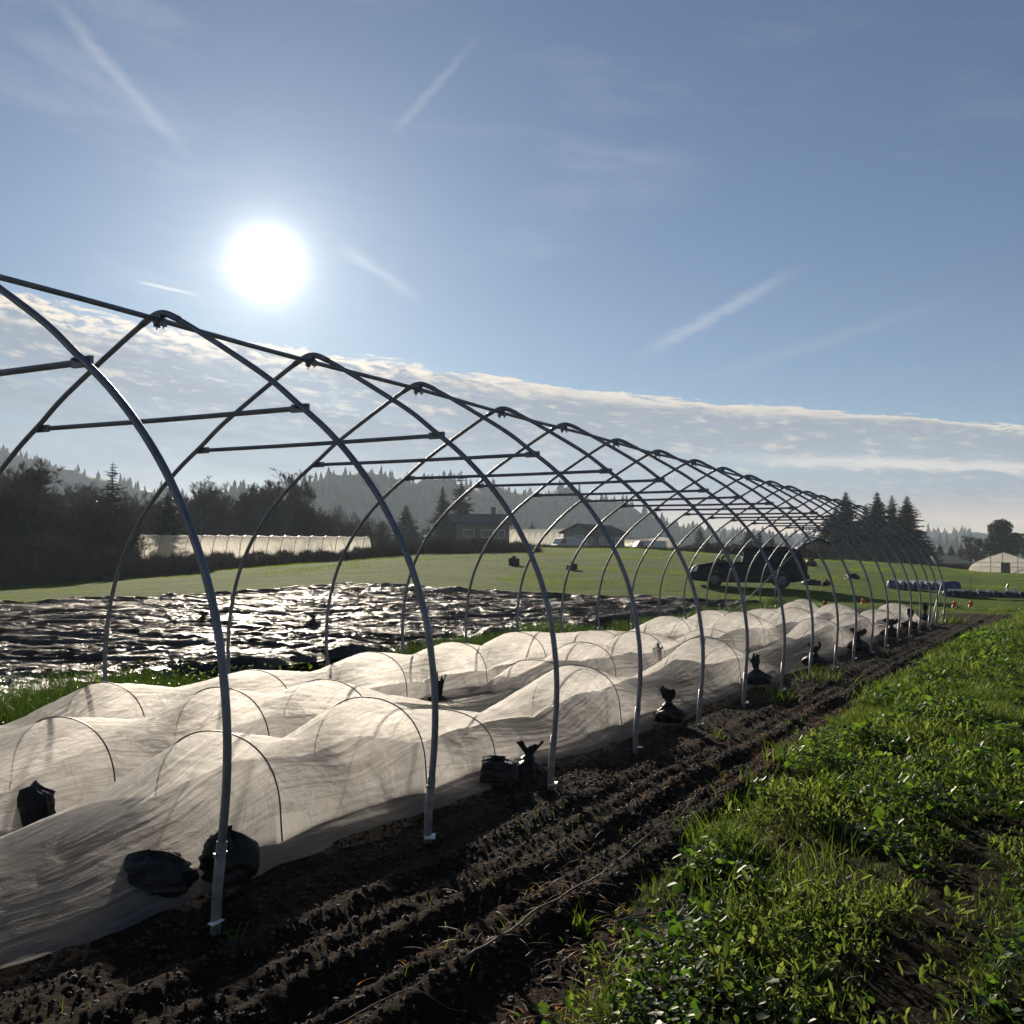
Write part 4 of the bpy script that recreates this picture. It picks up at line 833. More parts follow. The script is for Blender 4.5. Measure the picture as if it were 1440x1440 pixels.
#polytunnel(545, 625, 130, 128, 4, 2, 'low pale greenhouse left of the brown house half hidden by brush', pt(590, 754, 129)[2])
def front_greenhouse():
    a = np.array(at_ground(1371, 112)); p = pt(1371, 806, 112); base = p[2]
    wpx = 2*(1412-1371); w = wpx/FPX*112; h = pt(1412, 777, 112)[2]-base; c = pt(1412, 790, 112)
    vd = math.atan2(c[0]-CX, c[1]-CY); r = empty('greenhouse', (c[0], c[1], base), -vd); tag(r, 'white gable-ended greenhouse with a door at the right edge of the field', 'greenhouse')
    P = [(-.5, 0), (-.49, .22), (-.44, .42), (-.36, .58), (-.2, .79), (0, 1), (.2, .79), (.36, .58), (.44, .42), (.49, .22), (.5, 0)]
    V = [(x*w, y, z*h) for y in (0, 14) for x, z in P]; n = len(P)
    F = [(k, k+1, n+k+1, n+k) for k in range(n-1)]; mesh_obj('film_cover', V, F, M['poly'], r, smooth=False)
    V2 = [(x*w, .02, z*h) for x, z in P]; mesh_obj('end_wall', V2, [tuple(range(n))[::-1]], M['poly'], r, smooth=False)
    m = MB()
    for q in (0, 3.5, 7, 10.5, 14): m.tube([(x*w*1.004, q, z*h*1.004) for x, z in P], .035, 5)
    for x, z in ((-.19, .78), (.19, .78), (-.02, 1)): m.box((x*w, -.02, z*h/2), (.07, .05, z*h))
    m.box((0, -.02, .30*h), (.94*w, .05, .05)); m.box((0, -.02, .52*h), (.78*w, .05, .05)); m.build('frame', M['trim'], r)
    d = MB().box((.02*w, -.06, .26*h), (.13*w, .05, .50*h)).build('door', M['housewall'], r); MB().box((.02*w+.25, -.11, .26*h), (.04, .06, .2)).build('handle', M['galv'], d)
front_greenhouse()
def house(u0, u1, D, v_eave, v_ridge, v_base, label, wall, gable_left=False, depth=9, windows=()):
    p0 = pt(u0, 790, D); p1 = pt(u1, 790, D); L = math.hypot(*(p1-p0)[:2]); rz = math.atan2(p1[1]-p0[1], p1[0]-p0[0])
    zb = pt((u0+u1)/2, v_base, D)[2]; he = pt((u0+u1)/2, v_eave, D)[2]-zb; hr = pt((u0+u1)/2, v_ridge, D)[2]-zb
    r = empty('house', (p0[0], p0[1], zb), rz); tag(r, label, 'house')
    w = MB()
    w.add([(0, 0, 0), (L, 0, 0), (L, depth, 0), (0, depth, 0), (0, 0, he), (L, 0, he), (L, depth, he), (0, depth, he), (0, depth/2, hr), (L, depth/2, hr)],
          [(0, 1, 5, 4), (2, 3, 7, 6), (1, 2, 6, 9, 5), (3, 0, 4, 8, 7)])
    w.build('wall', M[wall], r)
    m = MB(); o = .6
    for s in (0, 1):
        y0 = -o if s == 0 else depth+o; e = he-(hr-he)*o/(depth/2)
        A = [(-o, y0, e), (L+o, y0, e), (L+o, depth/2, hr), (-o, depth/2, hr)]
        A += [(x, y, z+.22) for x, y, z in A]
        m.add(A, [(3, 2, 1, 0), (4, 5, 6, 7), (0, 1, 5, 4), (1, 2, 6, 5), (2, 3, 7, 6), (3, 0, 4, 7)])
    rf = m.build('roof', M['roof'], r); MB().box((L*.7, depth*.42, hr+.5), (.7, .7, 1.4)).build('chimney', M['housewall'], rf)
    for fx, fz, ww, wh in windows:
        f = MB(); X = fx*L; Z = fz*he
        f.box((X, -.04, Z+wh/2), (ww+.2, .08, .1)); f.box((X, -.04, Z-wh/2), (ww+.2, .08, .1)); f.box((X-ww/2-.05, -.04, Z), (.1, .08, wh)); f.box((X+ww/2+.05, -.04, Z), (.1, .08, wh))
        fo = f.build('window', M['trim'], r); MB().box((X, -.02, Z), (ww, .04, wh)).build('pane', M['pane'], fo)
    return r
house(640, 716, 150, 735, 723, 775, 'hazy brown house with a low gable roof behind the hedgerow', 'housewall', depth=8, windows=((.25, .62, 1.4, 1.1), (.6, .62, 1.8, 1.1), (.85, .6, .9, 1.1)))
def grey_house():
    D = 142; p0 = pt(838, 790, D); p1 = pt(903, 790, D+10); g0 = pt(792, 790, D+2)
    # gable end faces the camera on the left, long side runs to the right and away
    zb = pt(840, 772, D)[2]; he = pt(840, 749, D)[2]-zb; hr = pt(830, 738, D)[2]-zb
    gx = np.array([g0[0]-p0[0], g0[1]-p0[1], 0]); W = np.linalg.norm(gx); lx = np.array([p1[0]-p0[0], p1[1]-p0[1], 0]); lx = lx/np.linalg.norm(lx); nrm = np.array([-gx[1], gx[0], 0])/W
    if nrm @ (p0-CP) < 0: nrm = -nrm
    ld = lx*7.2; dp = nrm*7
    r = empty('house', (p0[0], p0[1], zb)); tag(r, 'long grey house with a wide gable end and white trim behind the hedgerow', 'house')
    A = np.zeros(3); B = gx; Cc = ld+dp*.0; up = np.array([0, 0, 1.])
    c = [A, B, B+ld+dp, A+ld+dp*.0+dp*0]; c = [A, B, B+ld*1.0, A+ld]
    m = MB(); mid = (A+B)/2
    V = [c[0], c[1], c[2], c[3]]+[q+up*he for q in c]+[mid+up*hr, mid+ld+up*hr]
    m.add(V, [(1, 0, 4, 8, 5), (0, 3, 7, 4), (3, 2, 6, 9, 7), (2, 1, 5, 6)]); m.build('wall', M['housegrey'], r)
    o = .06; e0 = A-gx*o; e1 = B+gx*o; sl = (hr-he)*2*o
    f = -lx*.7; bk = ld+lx*.7; R = MB()
    for e in (e0, e1):
        Q = [e+f+up*(he-sl), e+bk+up*(he-sl), mid+bk+up*hr, mid+f+up*hr]; Q = Q+[q+up*.2 for q in Q]
        R.add(Q, [(0, 1, 2, 3), (7, 6, 5, 4), (0, 4, 5, 1), (1, 5, 6, 2), (2, 6, 7, 3), (3, 7, 4, 0)])
    R.build('roof', M['roof'], r)
    g = gx/W
    for t, z, ww, wh in ((.22, .5, .9, 1.0), (.5, .55, 1.1, 1.1), (.78, .5, .9, 1.0)):
        ce = A+gx*t+up*(he*z)-nrm*.03; w = MB(); rzz = math.atan2(g[1], g[0])
        for dx, dz, sx, sz in ((0, wh/2, ww+.2, .1), (0, -wh/2, ww+.2, .1), (-ww/2-.05, 0, .1, wh), (ww/2+.05, 0, .1, wh)): w.box(ce+g*dx+up*dz, (sx, .08, sz), rz=rzz)
        wo = w.build('window', M['trim'], r); MB().box(ce, (ww, .04, wh), rz=rzz).build('pane', M['pane'], wo)
    nl = np.array([lx[1], -lx[0], 0]); nl = nl if nl @ (CP-p0) > 0 else -nl; rz2 = math.atan2(lx[1], lx[0])
    for t in (.2, .45, .75):
        ce = A+ld*t+up*he*.5+nl*.03; w = MB(); ww, wh = 1.3, 1.
        for dx, dz, sx, sz in ((0, wh/2, ww+.2, .1), (0, -wh/2, ww+.2, .1), (-ww/2-.05, 0, .1, wh), (ww/2+.05, 0, .1, wh)): w.box(ce+lx*dx+up*dz, (sx, .08, sz), rz=rz2)
        wo = w.build('window', M['trim'], r); MB().box(ce, (ww, .04, wh), rz=rz2).build('pane', M['pane'], wo)
grey_house()
house(1322, 1362, 200, 793, 783, 801, 'low hazy house with a shallow roof among small conifers near the right', 'housegrey', depth=9, windows=((.3, .6, 1.2, .7), (.7, .6, 1.2, .7)))

# ------------------------------------------------------------------ vehicles
def car():
    D = 47.0; p = pt(1050, 836, D); c = pt(1050, 790, D); vd = math.atan2(c[0]-CX, c[1]-CY)
    r = empty('parked_minivan', (c[0], c[1], float(TZ(c[0], c[1]))+.02), -vd+.06)         # local +x = image right; the nose points to -x
    tag(r, 'dark blue minivan parked on the field with its rear hatch raised', 'car')
    W = .93
    def prism(P, w0, w1, name, mat, parent, bevel=.03, w_in=None, y_off=0):
        """profile P (x,z) given widths at each point"""
        n = len(P); V = [(x, -w, z) for (x, z), w in zip(P, w0)]+[(x, w, z) for (x, z), w in zip(P, w1)]
        F = [tuple(range(n)), tuple(range(2*n-1, n-1, -1))]+[(k, n+k, n+(k+1) % n, (k+1) % n) for k in range(n)]
        F = [f[::-1] for f in F]
        return MB().add(V, F).build(name, mat, parent, False, bevel)
    fw, rw, R = -1.42, 1.46, .345
    def arch(cx, n=9): return [(cx+(R+.025)*math.cos(a), R+(R+.025)*math.sin(a)) for a in np.linspace(math.pi, 0, n)]
    low = [(-2.40, .30), (-2.47, .45), (-2.46, .68), (-2.38, .86), (-2.2, .97), (-1.75, 1.06), (-1.30, 1.12), (-1.12, 1.14), (2.42, 1.14), (2.50, .95), (2.52, .6), (2.48, .34)]
    under = [(rw+R+.025, .24)]+[(x, z) for x, z in arch(rw)[::-1]]+[(rw-R-.025, .22), (fw+R+.025, .22)]+[(x, z) for x, z in arch(fw)[::-1]]+[(fw-R-.025, .24)]
    P = low+under
    body = prism(P, [W*(.86 if x < -2.3 else .93 if x < -2.1 else 1) for x, z in P], [W*(.86 if x < -2.3 else .93 if x < -2.1 else 1) for x, z in P], 'body', M['carpaint'], r, .035)
    wi = .72
    roof = prism([(-.55, 1.66), (-.1, 1.73), (.8, 1.77), (1.7, 1.75), (2.16, 1.69), (2.16, 1.64), (1.7, 1.69), (-.1, 1.67)], [wi]*8, [wi]*8, 'roof', M['carpaint'], r, .02)
    # pillars and glass on both sides
    pil = MB()
    for sy in (-1, 1):
        for (x0, x1, t0, t1) in ((-1.42, -1.30, -.58, -.46), (-.25, -.13, -.12, -.02), (.92, 1.02, .92, 1.0), (2.26, 2.42, 2.02, 2.16)):
            y0, y1 = sy*.90, sy*.73
            V = [(x0, y0, 1.12), (x1, y0, 1.12), (t1, y1, 1.69), (t0, y1, 1.69)]; V += [(a, b-sy*.05, c_) for a, b, c_ in V]
            pil.add(V, [(0, 1, 2, 3), (7, 6, 5, 4), (0, 4, 5, 1), (1, 5, 6, 2), (2, 6, 7, 3), (3, 7, 4, 0)])
    for y in (-.55, .55): pil.tube([(-.1, y, 1.79), (1.9, y, 1.785)], .018, 6)
    pil.build('pillars', M['carpaint'], r)
    for sy in (-1, 1):
        def pane(x0, x1, t0, t1, mat, nm):
            mesh_obj(nm, [(x0, sy*.885, 1.13), (x1, sy*.885, 1.13), (t1, sy*.725, 1.68), (t0, sy*.725, 1.68)], [(0, 1, 2, 3)], mat, r, False)
        pane(-1.32, -.22, -.48, -.10, M['glass'], 'front_side_window'); pane(-.15, .94, -.04, .94, M['darkglass'], 'rear_side_window'); pane(1.0, 2.28, .98, 2.04, M['darkglass'], 'rear_side_window')
        MB().box((-1.12, sy*1.02, 1.18), (.12, .2, .15)).build('mirror', M['cartrim'], r, False, .03)
        dr = MB()
        for x in (-1.22, -.16, .98, 2.05): dr.box((x, sy*(W+.002), .72), (.012, .006, .74))
        dr.box((.4, sy*(W+.002), 1.10), (3.3, .008, .02)); dr.box((.1, sy*(W+.006), .45), (2.1, .014, .06)); dr.build('door_seams', M['cartrim'], r)
        for x in (-.4, .15): MB().box((x, sy*(W+.022), .98), (.2, .035, .04)).build('door_handle', M['carpaint'], r, False, .01)
        MB().add([(-2.45, sy*.52, .66), (-2.42, sy*.80, .66), (-2.20, sy*.885, .72), (-2.12, sy*.89, .92), (-2.30, sy*.80, .90), (-2.42, sy*.55, .84)], [(0, 1, 5), (1, 4, 5), (1, 2, 3, 4)]).build('headlight', M['lamp'], r)
        MB().box((2.50, sy*.84, .98), (.06, .16, .36)).build('tail_light', M['redlamp'], r, False, .02)
        for x in (fw, rw):
            t = MB(); n = 28; prf = [(.20, -.10), (.31, -.11), (.345, -.08), (.345, .08), (.31, .11), (.20, .10)]
            V = [(x+rr*math.cos(2*math.pi*k/n), sy*.82+yy, R+rr*math.sin(2*math.pi*k/n)) for rr, yy in prf for k in range(n)]
            F = [(a*n+k, a*n+(k+1) % n, ((a+1) % 6)*n+(k+1) % n, ((a+1) % 6)*n+k) for a in range(6) for k in range(n)]
            wh = empty('wheel'); wh.parent = r; t.add(V, F).build('tyre', M['tyre'], wh, True)
            q = MB(); ys = sy*.90
            V = [(x+.205*math.cos(2*math.pi*k/n), ys-sy*.03, R+.205*math.sin(2*math.pi*k/n)) for k in range(n)]; q.add(V, [tuple(range(n))])
            for s5 in range(5):
                a = s5*2*math.pi/5; q.tube([(x, ys, R), (x+.2*math.cos(a), ys-sy*.01, R+.2*math.sin(a))], [.045, .03], 5)
            q.tube([(x, ys-sy*.02, R), (x, ys+sy*.02, R)], .05, 10); q.build('rim', M['rim'], wh)
    mesh_obj('windshield', [(-1.40, -.86, 1.14), (-1.40, .86, 1.14), (-.56, .71, 1.67), (-.56, -.71, 1.67)], [(0, 1, 2, 3)], M['glass'], r, False)
    # seats and dashboard seen through the front windows
    s = MB(); s.box((-1.1, 0, 1.13), (.35, 1.6, .12)); 
    for y in (-.38, .38): s.box((-.12, y, 1.12), (.16, .5, .5)); s.box((-.06, y, 1.46), (.1, .26, .18))
    for y in (-.4, .4): s.box((.9, y, 1.15), (.16, .6, .5)); s.box((1.8, y, 1.15), (.16, .6, .5))
    s.build('seats', M['cartrim'], r, False, .03)
    MB().box((-2.46, 0, .52), (.08, 1.3, .16)).box((-2.44, 0, .74), (.06, .9, .12)).build('grille', M['cartrim'], r, False, .02)
    MB().box((2.54, 0, .5), (.14, 1.7, .2)).build('rear_bumper', M['carpaint'], r, False, .04)
    h = prism([(2.14, 1.70), (2.5, 1.86), (2.95, 2.08), (3.10, 2.06), (3.62, 1.86), (3.66, 1.92), (3.14, 2.14), (2.92, 2.16), (2.45, 1.94), (2.12, 1.77)], [.70, .72, .76, .78, .80, .80, .78, .76, .72, .70], [.70, .72, .76, .78, .80, .80, .78, .76, .72, .70], 'hatch', M['carpaint'], r, .02)
    MB().box((2.6, 0, 1.975), (.55, 1.1, .02), M=[[math.cos(-.46), 0, 0], [0, 1, 0], [0, 0, 1]]).build('hatch_glass', M['darkglass'], h)
    st = MB()
    for y in (-.68, .68): st.tube([(2.25, y, 1.5), (2.62, y*1.02, 1.9)], .012, 5)
    st.build('hatch_strut', M['cartrim'], r)
    MB().box((2.46, 0, .75), (.05, 1.5, .55)).build('rear_sill', M['cartrim'], r)
car()
def van(u, D, label, rz, sc=1.):
    p = at_ground(u, D); r = empty('parked_van', p, rz); r.scale = (sc,)*3; tag(r, label, 'van')
    P = [(-2.4, .35), (-2.4, 1.0), (-2.1, 1.15), (-1.6, 1.9), (-1.3, 2.0), (2.4, 2.0), (2.45, .35)]; n = len(P)
    V = [(x, -.95, z) for x, z in P]+[(x, .95, z) for x, z in P]; F = [tuple(range(n))[::-1], tuple(range(n, 2*n))]+[(k, (k+1) % n, n+(k+1) % n, n+k) for k in range(n)]
    MB().add(V, F).build('body', M['trim'], r, False, .05)
    for sy in (-1, 1):
        MB().add([(-1.9, sy*.96, 1.2), (-1.0, sy*.96, 1.2), (-1.0, sy*.96, 1.8), (-1.6, sy*.96, 1.8)], [(0, 1, 2, 3)]).build('side_window', M['pane'], r)
        for x in (-1.6, 1.5): MB().tube([(x, sy*.82, .35), (x, sy*.99, .35)], .34, 14).build('wheel', M['tyre'], r)
van(800, 138, 'white van parked in front of the pale greenhouse roof by the grey house', -YAW+.3+1.2, 1.0)
van(912, 150, 'white van at the right end of the grey house', .6, 1.0)

# ------------------------------------------------------------------ small things on the field
def junk(u, v, label, w, h, mat, seed, nm, cat):
    d = ray(u, v); D = np.linalg.norm((d*(-CH/d[2]))[:2]) if d[2] < 0 else 60
    D = min(D, 75); p = pt(u, 790, D); r = empty(nm, (p[0], p[1], float(TZ(p[0], p[1]))), seed); tag(r, label, cat)
    V, F = sack_mesh(seed, w, w*.6, h, boxy=True); mesh_obj('body', V, F, M[mat], r)
    V, F = tuft_mesh(seed, h*.9, h*.35, r0=w*.35, r1=w*.5); mesh_obj('flap', V, F, M[mat], r)
junk(804, 829, 'dark red-brown bundle lying alone on the green field', .32, .34, 'grain', 50, 'bundle', 'bundle')
junk(1142, 838, 'pile of dark gear on the grass just behind the minivan, left part', .45, .22, 'blackpl', 51, 'gear_bag', 'bag')
junk(1162, 838, 'pale-topped pile of gear on the grass behind the minivan, right part', .35, .22, 'clod', 52, 'gear_bag', 'bag')
junk(1141, 795, 'small dark mound on the field beyond the raised hatch', .38, .4, 'blackpl', 53, 'field_mound', 'mound')
junk(1199, 792, 'low dark bundle at the far edge of the field under the conifers', .4, .22, 'blackpl', 54, 'bundle', 'bundle')
junk(723, 776, 'grey-brown bale at the far edge of the field below the brown house', .4, .42, 'brush', 55, 'bale', 'bale')
# blue covered table and black tray bed with white rolls
def blue_table():
    p0 = at_ground(1254, 52); p1 = at_ground(1330, 49.5); L = math.hypot(p1[0]-p0[0], p1[1]-p0[1]); rz = math.atan2(p1[1]-p0[1], p1[0]-p0[0])
    r = empty('covered_bench', (p0[0], p0[1], p0[2]), rz); tag(r, 'long low bench under a dark blue tarpaulin at the end of the tunnel', 'bench')
    n = 60; V = []; m = 9
    for i in range(n+1):
        x = L*i/n
        for k, (y, z) in enumerate(((-.30, .0), (-.32, .12), (-.28, .30), (-.22, .38), (0, .40), (.5, .41), (.78, .36), (.86, .2), (.88, 0))):
            V.append((x, y+.012*math.sin(i*.9+k), z+.012*math.sin(i*.37+k*.7)*(z > .05)))
    F = [(i*m+k, (i+1)*m+k, (i+1)*m+k+1, i*m+k+1) for i in range(n) for k in range(m-1)]; F += [tuple(range(m)), tuple(n*m+k for k in range(m-1, -1, -1))]
    mesh_obj('tarpaulin', V, F, M['blue'], r); b = MB()
    for x in (.2, L*.33, L*.66, L-.2): b.tube([(x, -.33, 0), (x, -.33, .38)], .02, 6)
    b.build('leg', M['galv'], r); MB().tube([(0.05, -.30, .40), (.3, -.1, .42)], .03, 8).build('white_end', M['white'], r)
blue_table()
def black_bed():
    p0 = at_ground(1328, 47.5); p1 = at_ground(1500, 46.5); L = math.hypot(p1[0]-p0[0], p1[1]-p0[1]); rz = math.atan2(p1[1]-p0[1], p1[0]-p0[0])
    r = empty('raised_bed', (p0[0], p0[1], p0[2]), rz); tag(r, 'long black plastic covered bed beyond the end of the tilled soil', 'raised bed')
    n = 70; V = []; pr = ((-.35, 0), (-.33, .14), (-.22, .23), (.0, .25), (.5, .25), (.75, .2), (.85, 0)); m = len(pr)
    for i in range(n+1):
        for k, (y, z) in enumerate(pr): V.append((L*i/n, y+.04*math.sin(i*1.3+k), z+(.03*math.sin(i*.8+k)+.02*math.sin(i*2.1))*(z > .05)))
    F = [(i*m+k, (i+1)*m+k, (i+1)*m+k+1, i*m+k+1) for i in range(n) for k in range(m-1)]; F += [tuple(range(m)), tuple(n*m+k for k in range(m-1, -1, -1))]
    mesh_obj('plastic_cover', V, F, M['blackpl'], r)
    MB().tube([(.15, -.05, .27), (.7, -.1, .265)], .045, 8).build('white_roll', M['white'], r)
    for u, v, nm, lab in ((1428, 832, 'white_jug', 'white jug standing on the black covered bed near the right edge'), (1417, 834, 'white_jug', 'small white jug leaning on the black covered bed left of the taller jug'), (1390, 838, 'white_jug', 'low white jug on the black covered bed, left of the other jugs'), (1375, 838, 'white_jug', 'lowest white jug on the black covered bed, farthest left of the jugs')):
        q = pt(u, 790, 47.3); o = MB(); s = .8 if nm else 1
        zz = .24; hh = max(.10, .26-(v-828)*.018)
        o.tube([(0, 0, 0), (0, 0, hh*.7), (0, 0, hh*.82), (0, 0, hh)], [.07, .075, .03, .03], 10); t = o.build(nm, M['white']); t.location = (q[0], q[1], zz+p0[2]); tag(t, lab, 'jug', 'white jugs on the black bed')
    q = pt(1416, 790, 47.6); o = MB(); o.tube([(0, 0, 0), (0, 0, .2), (.03, 0, .34)], [.06, .05, .03], 8); t = o.build('dark_post', M['blackpl']); t.location = (q[0], q[1], .22+p0[2]); tag(t, 'short dark post sticking up from the black covered bed', 'post')
black_bed()
def flag(u, v, D, label, pole=False):
    p = at_ground(u, D); r = empty('marker_flag', p, -.5); tag(r, label, 'marker flag', 'orange marker flags')
    z1 = .30; MB().tube([(0, 0, -.02), (0, 0, z1)], .006, 5).build('wire_stake', M['galv'], r)
    n = 7; V = []
    for i in range(n):
        for k in range(4): V.append((.20*i/(n-1)-.10, .03*math.sin(i*1.2+k), z1-.03-.06*k-(.02*abs(i-3))))
    mesh_obj('flag_cloth', V, [(i*4+k, (i+1)*4+k, (i+1)*4+k+1, i*4+k+1) for i in range(n-1) for k in range(3)], M['orange'], r)
for u, D, lab in ((1159, 36.5, 'orange marker flag above the middle row cover, left of all flags'), (1213, 38.5, 'orange marker flag above the dip of the far cover, second from the left'), (1341, 38.6, 'large orange marker flag just right of the tunnel end'), (1364, 39.2, 'smallest orange marker flag, below the thin pole right of the tunnel end')): flag(u, 0, D, lab)
q = at_ground(1365, 40); o = MB().tube([(0, 0, -.05), (.01, 0, .95)], .010, 6).build('thin_pole', M['wire']); o.location = q; tag(o, 'thin dark pole standing behind the smallest orange flag', 'pole')

# ------------------------------------------------------------------ haze
def make_haze():
    z0, z1, R = -4.2, 150., 1560.
    b = MB().box((CX, CY, (z0+z1)/2), (2*R, 2*R, z1-z0))
    m, nt = newmat('air'); o = N(nt, 'ShaderNodeOutputMaterial'); v = N(nt, 'ShaderNodeVolumePrincipled')
    v.inputs['Color'].default_value = (.66, .79, .95, 1); v.inputs['Density'].default_value = HAZE; v.inputs['Anisotropy'].default_value = .2
    nt.links.new(v.outputs[0], o.inputs['Volume'])
    tag(b.build('haze', m), kind='stuff')
HAZE = .00027
make_haze()

# ------------------------------------------------------------------ sky and light
def make_world():
    w = bpy.data.worlds.new('World'); S.world = w; w.use_nodes = True; nt = w.node_tree; nt.nodes.clear(); Lk = nt.links.new
    sky = N(nt, 'ShaderNodeTexSky', sky_type='NISHITA'); sky.sun_disc = False; sky.sun_elevation = SUN_EL; sky.sun_rotation = SUN_AZ
    sky.air_density = 1.0; sky.dust_density = .25; sky.ozone_density = 1.6; sky.altitude = 100
    co = coord(nt, 'Generated')
    def m(op, a, b=None, c=None):
        n = N(nt, 'ShaderNodeMath', operation=op)
        for i, x in enumerate((a, b, c)):
            if x is None: continue
            if isinstance(x, (int, float)): n.inputs[i].default_value = x
            else: Lk(x, n.inputs[i])
        return n.outputs[0]
    def sm(x, a, b):
        n = N(nt, 'ShaderNodeMapRange', interpolation_type='SMOOTHSTEP'); Lk(x, n.inputs[0]); n.inputs[1].default_value = a; n.inputs[2].default_value = b; return n.outputs[0]
    def mixc(f, a, b, bt='MIX'):
        n = N(nt, 'ShaderNodeMix', data_type='RGBA', blend_type=bt)
        for s_, x in ((0, f), (6, a), (7, b)):
            if isinstance(x, (int, float)): n.inputs[s_].default_value = x
            elif isinstance(x, tuple): n.inputs[s_].default_value = (*x, 1)
            else: Lk(x, n.inputs[s_])
        return n.outputs[2]
    nv = N(nt, 'ShaderNodeVectorMath', operation='NORMALIZE'); Lk(co, nv.inputs[0])
    sx = N(nt, 'ShaderNodeSeparateXYZ'); Lk(nv.outputs[0], sx.inputs[0]); X, Y, Z = sx.outputs
    az = m('MULTIPLY', m('ARCTAN2', X, Y), 57.2958); el = m('MULTIPLY', m('ARCSINE', Z), 57.2958)
    dot = N(nt, 'ShaderNodeVectorMath', operation='DOT_PRODUCT'); Lk(nv.outputs[0], dot.inputs[0]); dot.inputs[1].default_value = tuple(SUN)
    ang = m('MULTIPLY', m('ARCCOSINE', m('MINIMUM', dot.outputs['Value'], .9999999)), 57.2958)
    # distance below the upper edge of the cloud bank, in degrees
    s = m('SUBTRACT', m('MULTIPLY_ADD', az, -.112, 6.75), el)
    cv = N(nt, 'ShaderNodeCombineXYZ'); Lk(az, cv.inputs[0]); Lk(s, cv.inputs[1]); V = cv.outputs[0]
    big = noise(nt, V, 1, 6, .6, .6, sc=(.07, .45, 1)); fin = noise(nt, V, 1, 7, .68, .5, sc=(.32, 1.6, 1)); puf = noise(nt, V, 1, 5, .6, .3, sc=(.9, 3.0, 1)); wisp = noise(nt, V, 1, 6, .62, .4, sc=(.05, .22, 1))
    sw = m('ADD', s, m('MULTIPLY', m('SUBTRACT', fin, .5), 2.3)); sw = m('ADD', sw, m('MULTIPLY', m('SUBTRACT', big, .5), 2.2))
    bank = m('MULTIPLY', sm(sw, -.05, .5), sm(el, 1.2, 4.2))                       # the veil of cloud
    sk = m('DIVIDE', sw, m('MAXIMUM', .26, m('MULTIPLY_ADD', az, -.018, .28)))
    edge = m('MULTIPLY', sm(sk, -.08, .22), sm(sk, 1.6, .25))                      # its sunlit rim
    mot = sm(m('ADD', m('MULTIPLY', puf, .7), m('MULTIPLY', fin, .4)), .46, .62); lf = sm(az, -20, -36)
    edge = m('MULTIPLY', edge, m('ADD', m('MULTIPLY', mot, lf), m('MULTIPLY', m('SUBTRACT', 1., lf), m('MULTIPLY_ADD', fin, 1.3, .25))))
    lump = m('MULTIPLY', sm(m('ADD', m('MULTIPLY', puf, .55), m('MULTIPLY', fin, .55)), .54, .72), m('MULTIPLY', sm(sw, .2, 1.), sm(sw, 6.5, 2.)))
    st2 = m('MULTIPLY', sm(m('ADD', m('SUBTRACT', el, m('MULTIPLY_ADD', az, -.05, 4.75)), m('MULTIPLY', m('SUBTRACT', fin, .5), 1.3)), -.35, .0), sm(m('ADD', m('SUBTRACT', el, m('MULTIPLY_ADD', az, -.05, 4.75)), m('MULTIPLY', m('SUBTRACT', fin, .5), 1.3)), .55, .1))
    st2 = m('MULTIPLY', st2, sm(az, -20, -9))
    low = m('MULTIPLY', sm(el, 4.6, 2.6), m('ADD', .45, m('MULTIPLY', sm(big, .35, .6), .55)))        # pale warm band near the horizon
    cir = m('MULTIPLY', sm(wisp, .50, .78), sm(el, 8, 13))
    # short thin pale streaks and wisps
    def line(a0, e0, a1, e1, wd, op):
        L = math.hypot(a1-a0, e1-e0); ux, uy = (a1-a0)/L, (e1-e0)/L
        t = m('ADD', m('MULTIPLY', m('SUBTRACT', az, a0), ux/L), m('MULTIPLY', m('SUBTRACT', el, e0), uy/L))
        n_ = m('ABSOLUTE', m('ADD', m('ADD', m('MULTIPLY', m('SUBTRACT', az, a0), -uy), m('MULTIPLY', m('SUBTRACT', el, e0), ux)), m('MULTIPLY', m('SUBTRACT', fin, .5), wd*1.5)))
        return m('MULTIPLY', m('MULTIPLY', sm(n_, wd, 0.), m('MULTIPLY', sm(t, 0, .35), sm(t, 1.1, .6))), m('MULTIPLY', m('MULTIPLY_ADD', puf, .8, .5), op))
    streak = m('ADD', line(-54.5, 27.5, -46.3, 20.3, .55, .5), line(-22.5, 11.0, -13.2, 15.6, .55, .8)); streak = m('ADD', streak, line(-49.6, 14.3, -45.9, 13.8, .13, 1.8)); streak = m('ADD', streak, line(-39, 17.2, -34, 14.2, .5, .6)); streak = m('ADD', streak, line(-19, 9.9, -5, 13.6, .5, .3))
    streak = m('ADD', streak, line(-36.5, 22, -31, 27.5, .4, .35))
    g = m('EXPONENT', m('DIVIDE', ang, -13.)); g2 = m('EXPONENT', m('DIVIDE', ang, -2.6)); core = m('EXPONENT', m('MULTIPLY', m('POWER', m('DIVIDE', ang, .70), 1.1), -1.))
    sc = N(nt, 'ShaderNodeVectorMath', operation='SCALE'); Lk(sky.outputs[0], sc.inputs[0]); sc.inputs[3].default_value = SKYK
    c = sc.outputs[0]
    gsh = mixc(1., c, SKYT, 'MULTIPLY'); c = gsh
    lit = m('MULTIPLY_ADD', g, .36, .36)
    def colx(rgb, k):
        n = N(nt, 'ShaderNodeVectorMath', operation='SCALE'); n.inputs[0].default_value = rgb; Lk(k, n.inputs[3]); return n.outputs[0]
    c = mixc(m('MULTIPLY', low, 1.), c, colx((.98, .74, .57), m('MULTIPLY_ADD', g, .04, .40)))
    c = mixc(m('MULTIPLY', bank, m('MULTIPLY_ADD', sm(big, .36, .58), .30, .66)), c, colx((.27, .335, .43), m('MULTIPLY_ADD', g, .16, .38)))
    c = mixc(m('MINIMUM', m('MULTIPLY', lump, .75), .9), c, colx((.80, .72, .62), lit))
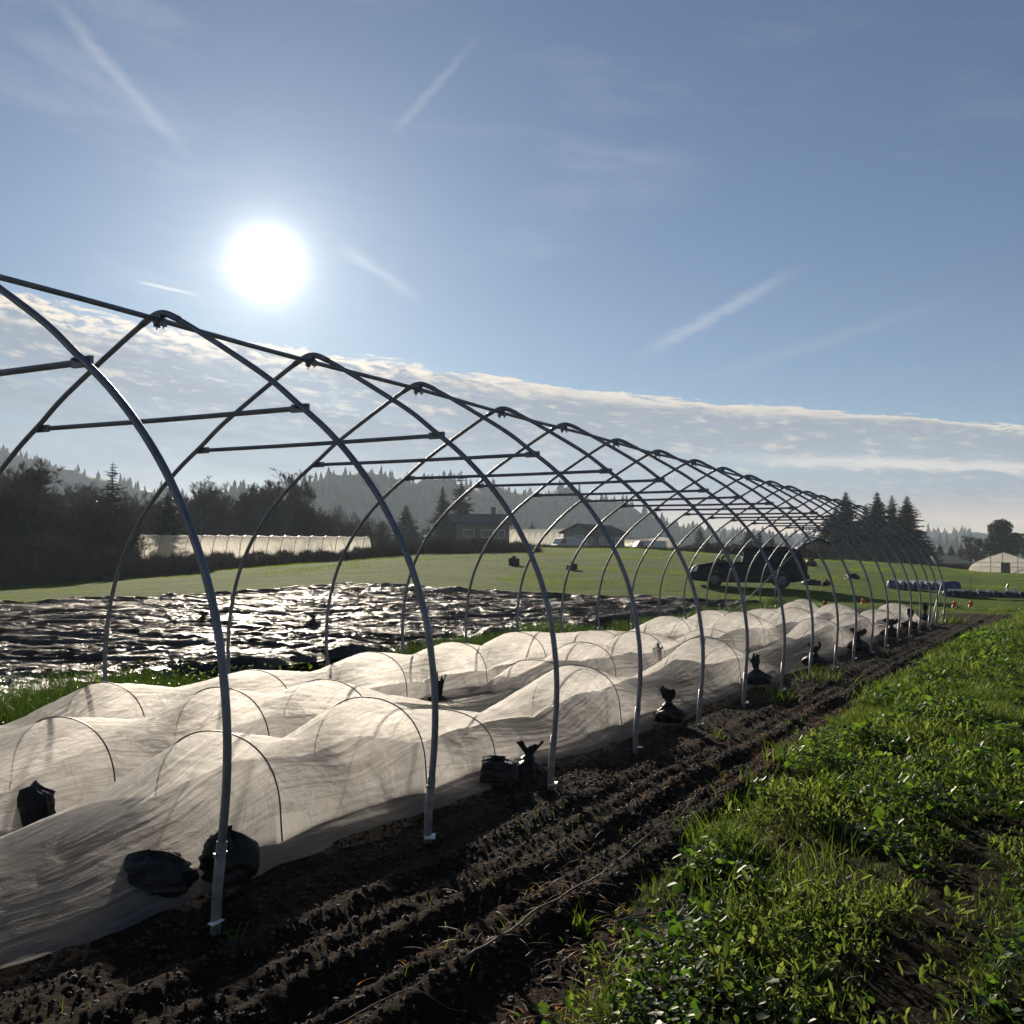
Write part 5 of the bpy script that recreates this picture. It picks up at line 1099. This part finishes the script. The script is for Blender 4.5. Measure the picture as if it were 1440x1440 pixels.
    c = mixc(m('MINIMUM', m('MULTIPLY', edge, .95), .95), c, colx((.98, .85, .69), lit))
    c = mixc(m('MINIMUM', m('MULTIPLY', st2, .8), .9), c, colx((.90, .84, .78), lit))
    c = mixc(m('MULTIPLY', cir, .22), c, colx((.66, .68, .74), lit))
    c = mixc(m('MINIMUM', m('MULTIPLY', streak, .38), .7), c, colx((.85, .84, .84), lit))
    # bloom round the sun painted into the sky, slightly mottled
    c = mixc(1., c, colx((.52, .50, .49), m('MULTIPLY', g, .06)), 'ADD')
    c = mixc(1., c, colx((1., .97, .93), m('MULTIPLY', m('MULTIPLY', g2, m('MULTIPLY_ADD', fin, .7, .65)), .34)), 'ADD')
    c = mixc(1., c, colx((1., .96, .90), m('MULTIPLY', core, 3.4)), 'ADD')
    bg = N(nt, 'ShaderNodeBackground'); Lk(c, bg.inputs[0]); bg.inputs[1].default_value = 1.0
    ow = N(nt, 'ShaderNodeOutputWorld'); Lk(bg.outputs[0], ow.inputs[0])
    w.cycles.sampling_method = 'MANUAL'; w.cycles.sample_map_resolution = 1024
SKYK = .0265; SKYT = (.64, .87, 1.17)
make_world()
sl = bpy.data.lights.new('sun', 'SUN'); sl.energy = 5.0; sl.angle = math.radians(.55); sl.color = (1, .87, .70)
so = bpy.data.objects.new('sun', sl); COL.objects.link(so); so.rotation_euler = Vector(SUN).to_track_quat('Z', 'Y').to_euler()

cam = bpy.data.cameras.new('camera'); cam.sensor_width = 36; cam.lens = FPX/1440*36; cam.clip_end = 6000; cam.clip_start = .05
co = bpy.data.objects.new('camera', cam); COL.objects.link(co)
Mx = Matrix(((AR[0], AU[0], -AF[0], CX), (AR[1], AU[1], -AF[1], CY), (AR[2], AU[2], -AF[2], CH), (0, 0, 0, 1))); co.matrix_world = Mx
S.camera = co
S.view_settings.view_transform = 'Standard'; S.view_settings.look = 'None'; S.view_settings.gamma = 1; S.view_settings.exposure = 1.0
S.cycles.use_denoising = True; S.cycles.max_bounces = 8; S.cycles.transparent_max_bounces = 16; S.cycles.volume_bounces = 1
S.cycles.sample_clamp_indirect = 6; S.cycles.use_adaptive_sampling = True
S.render.resolution_x = S.render.resolution_y = 1024
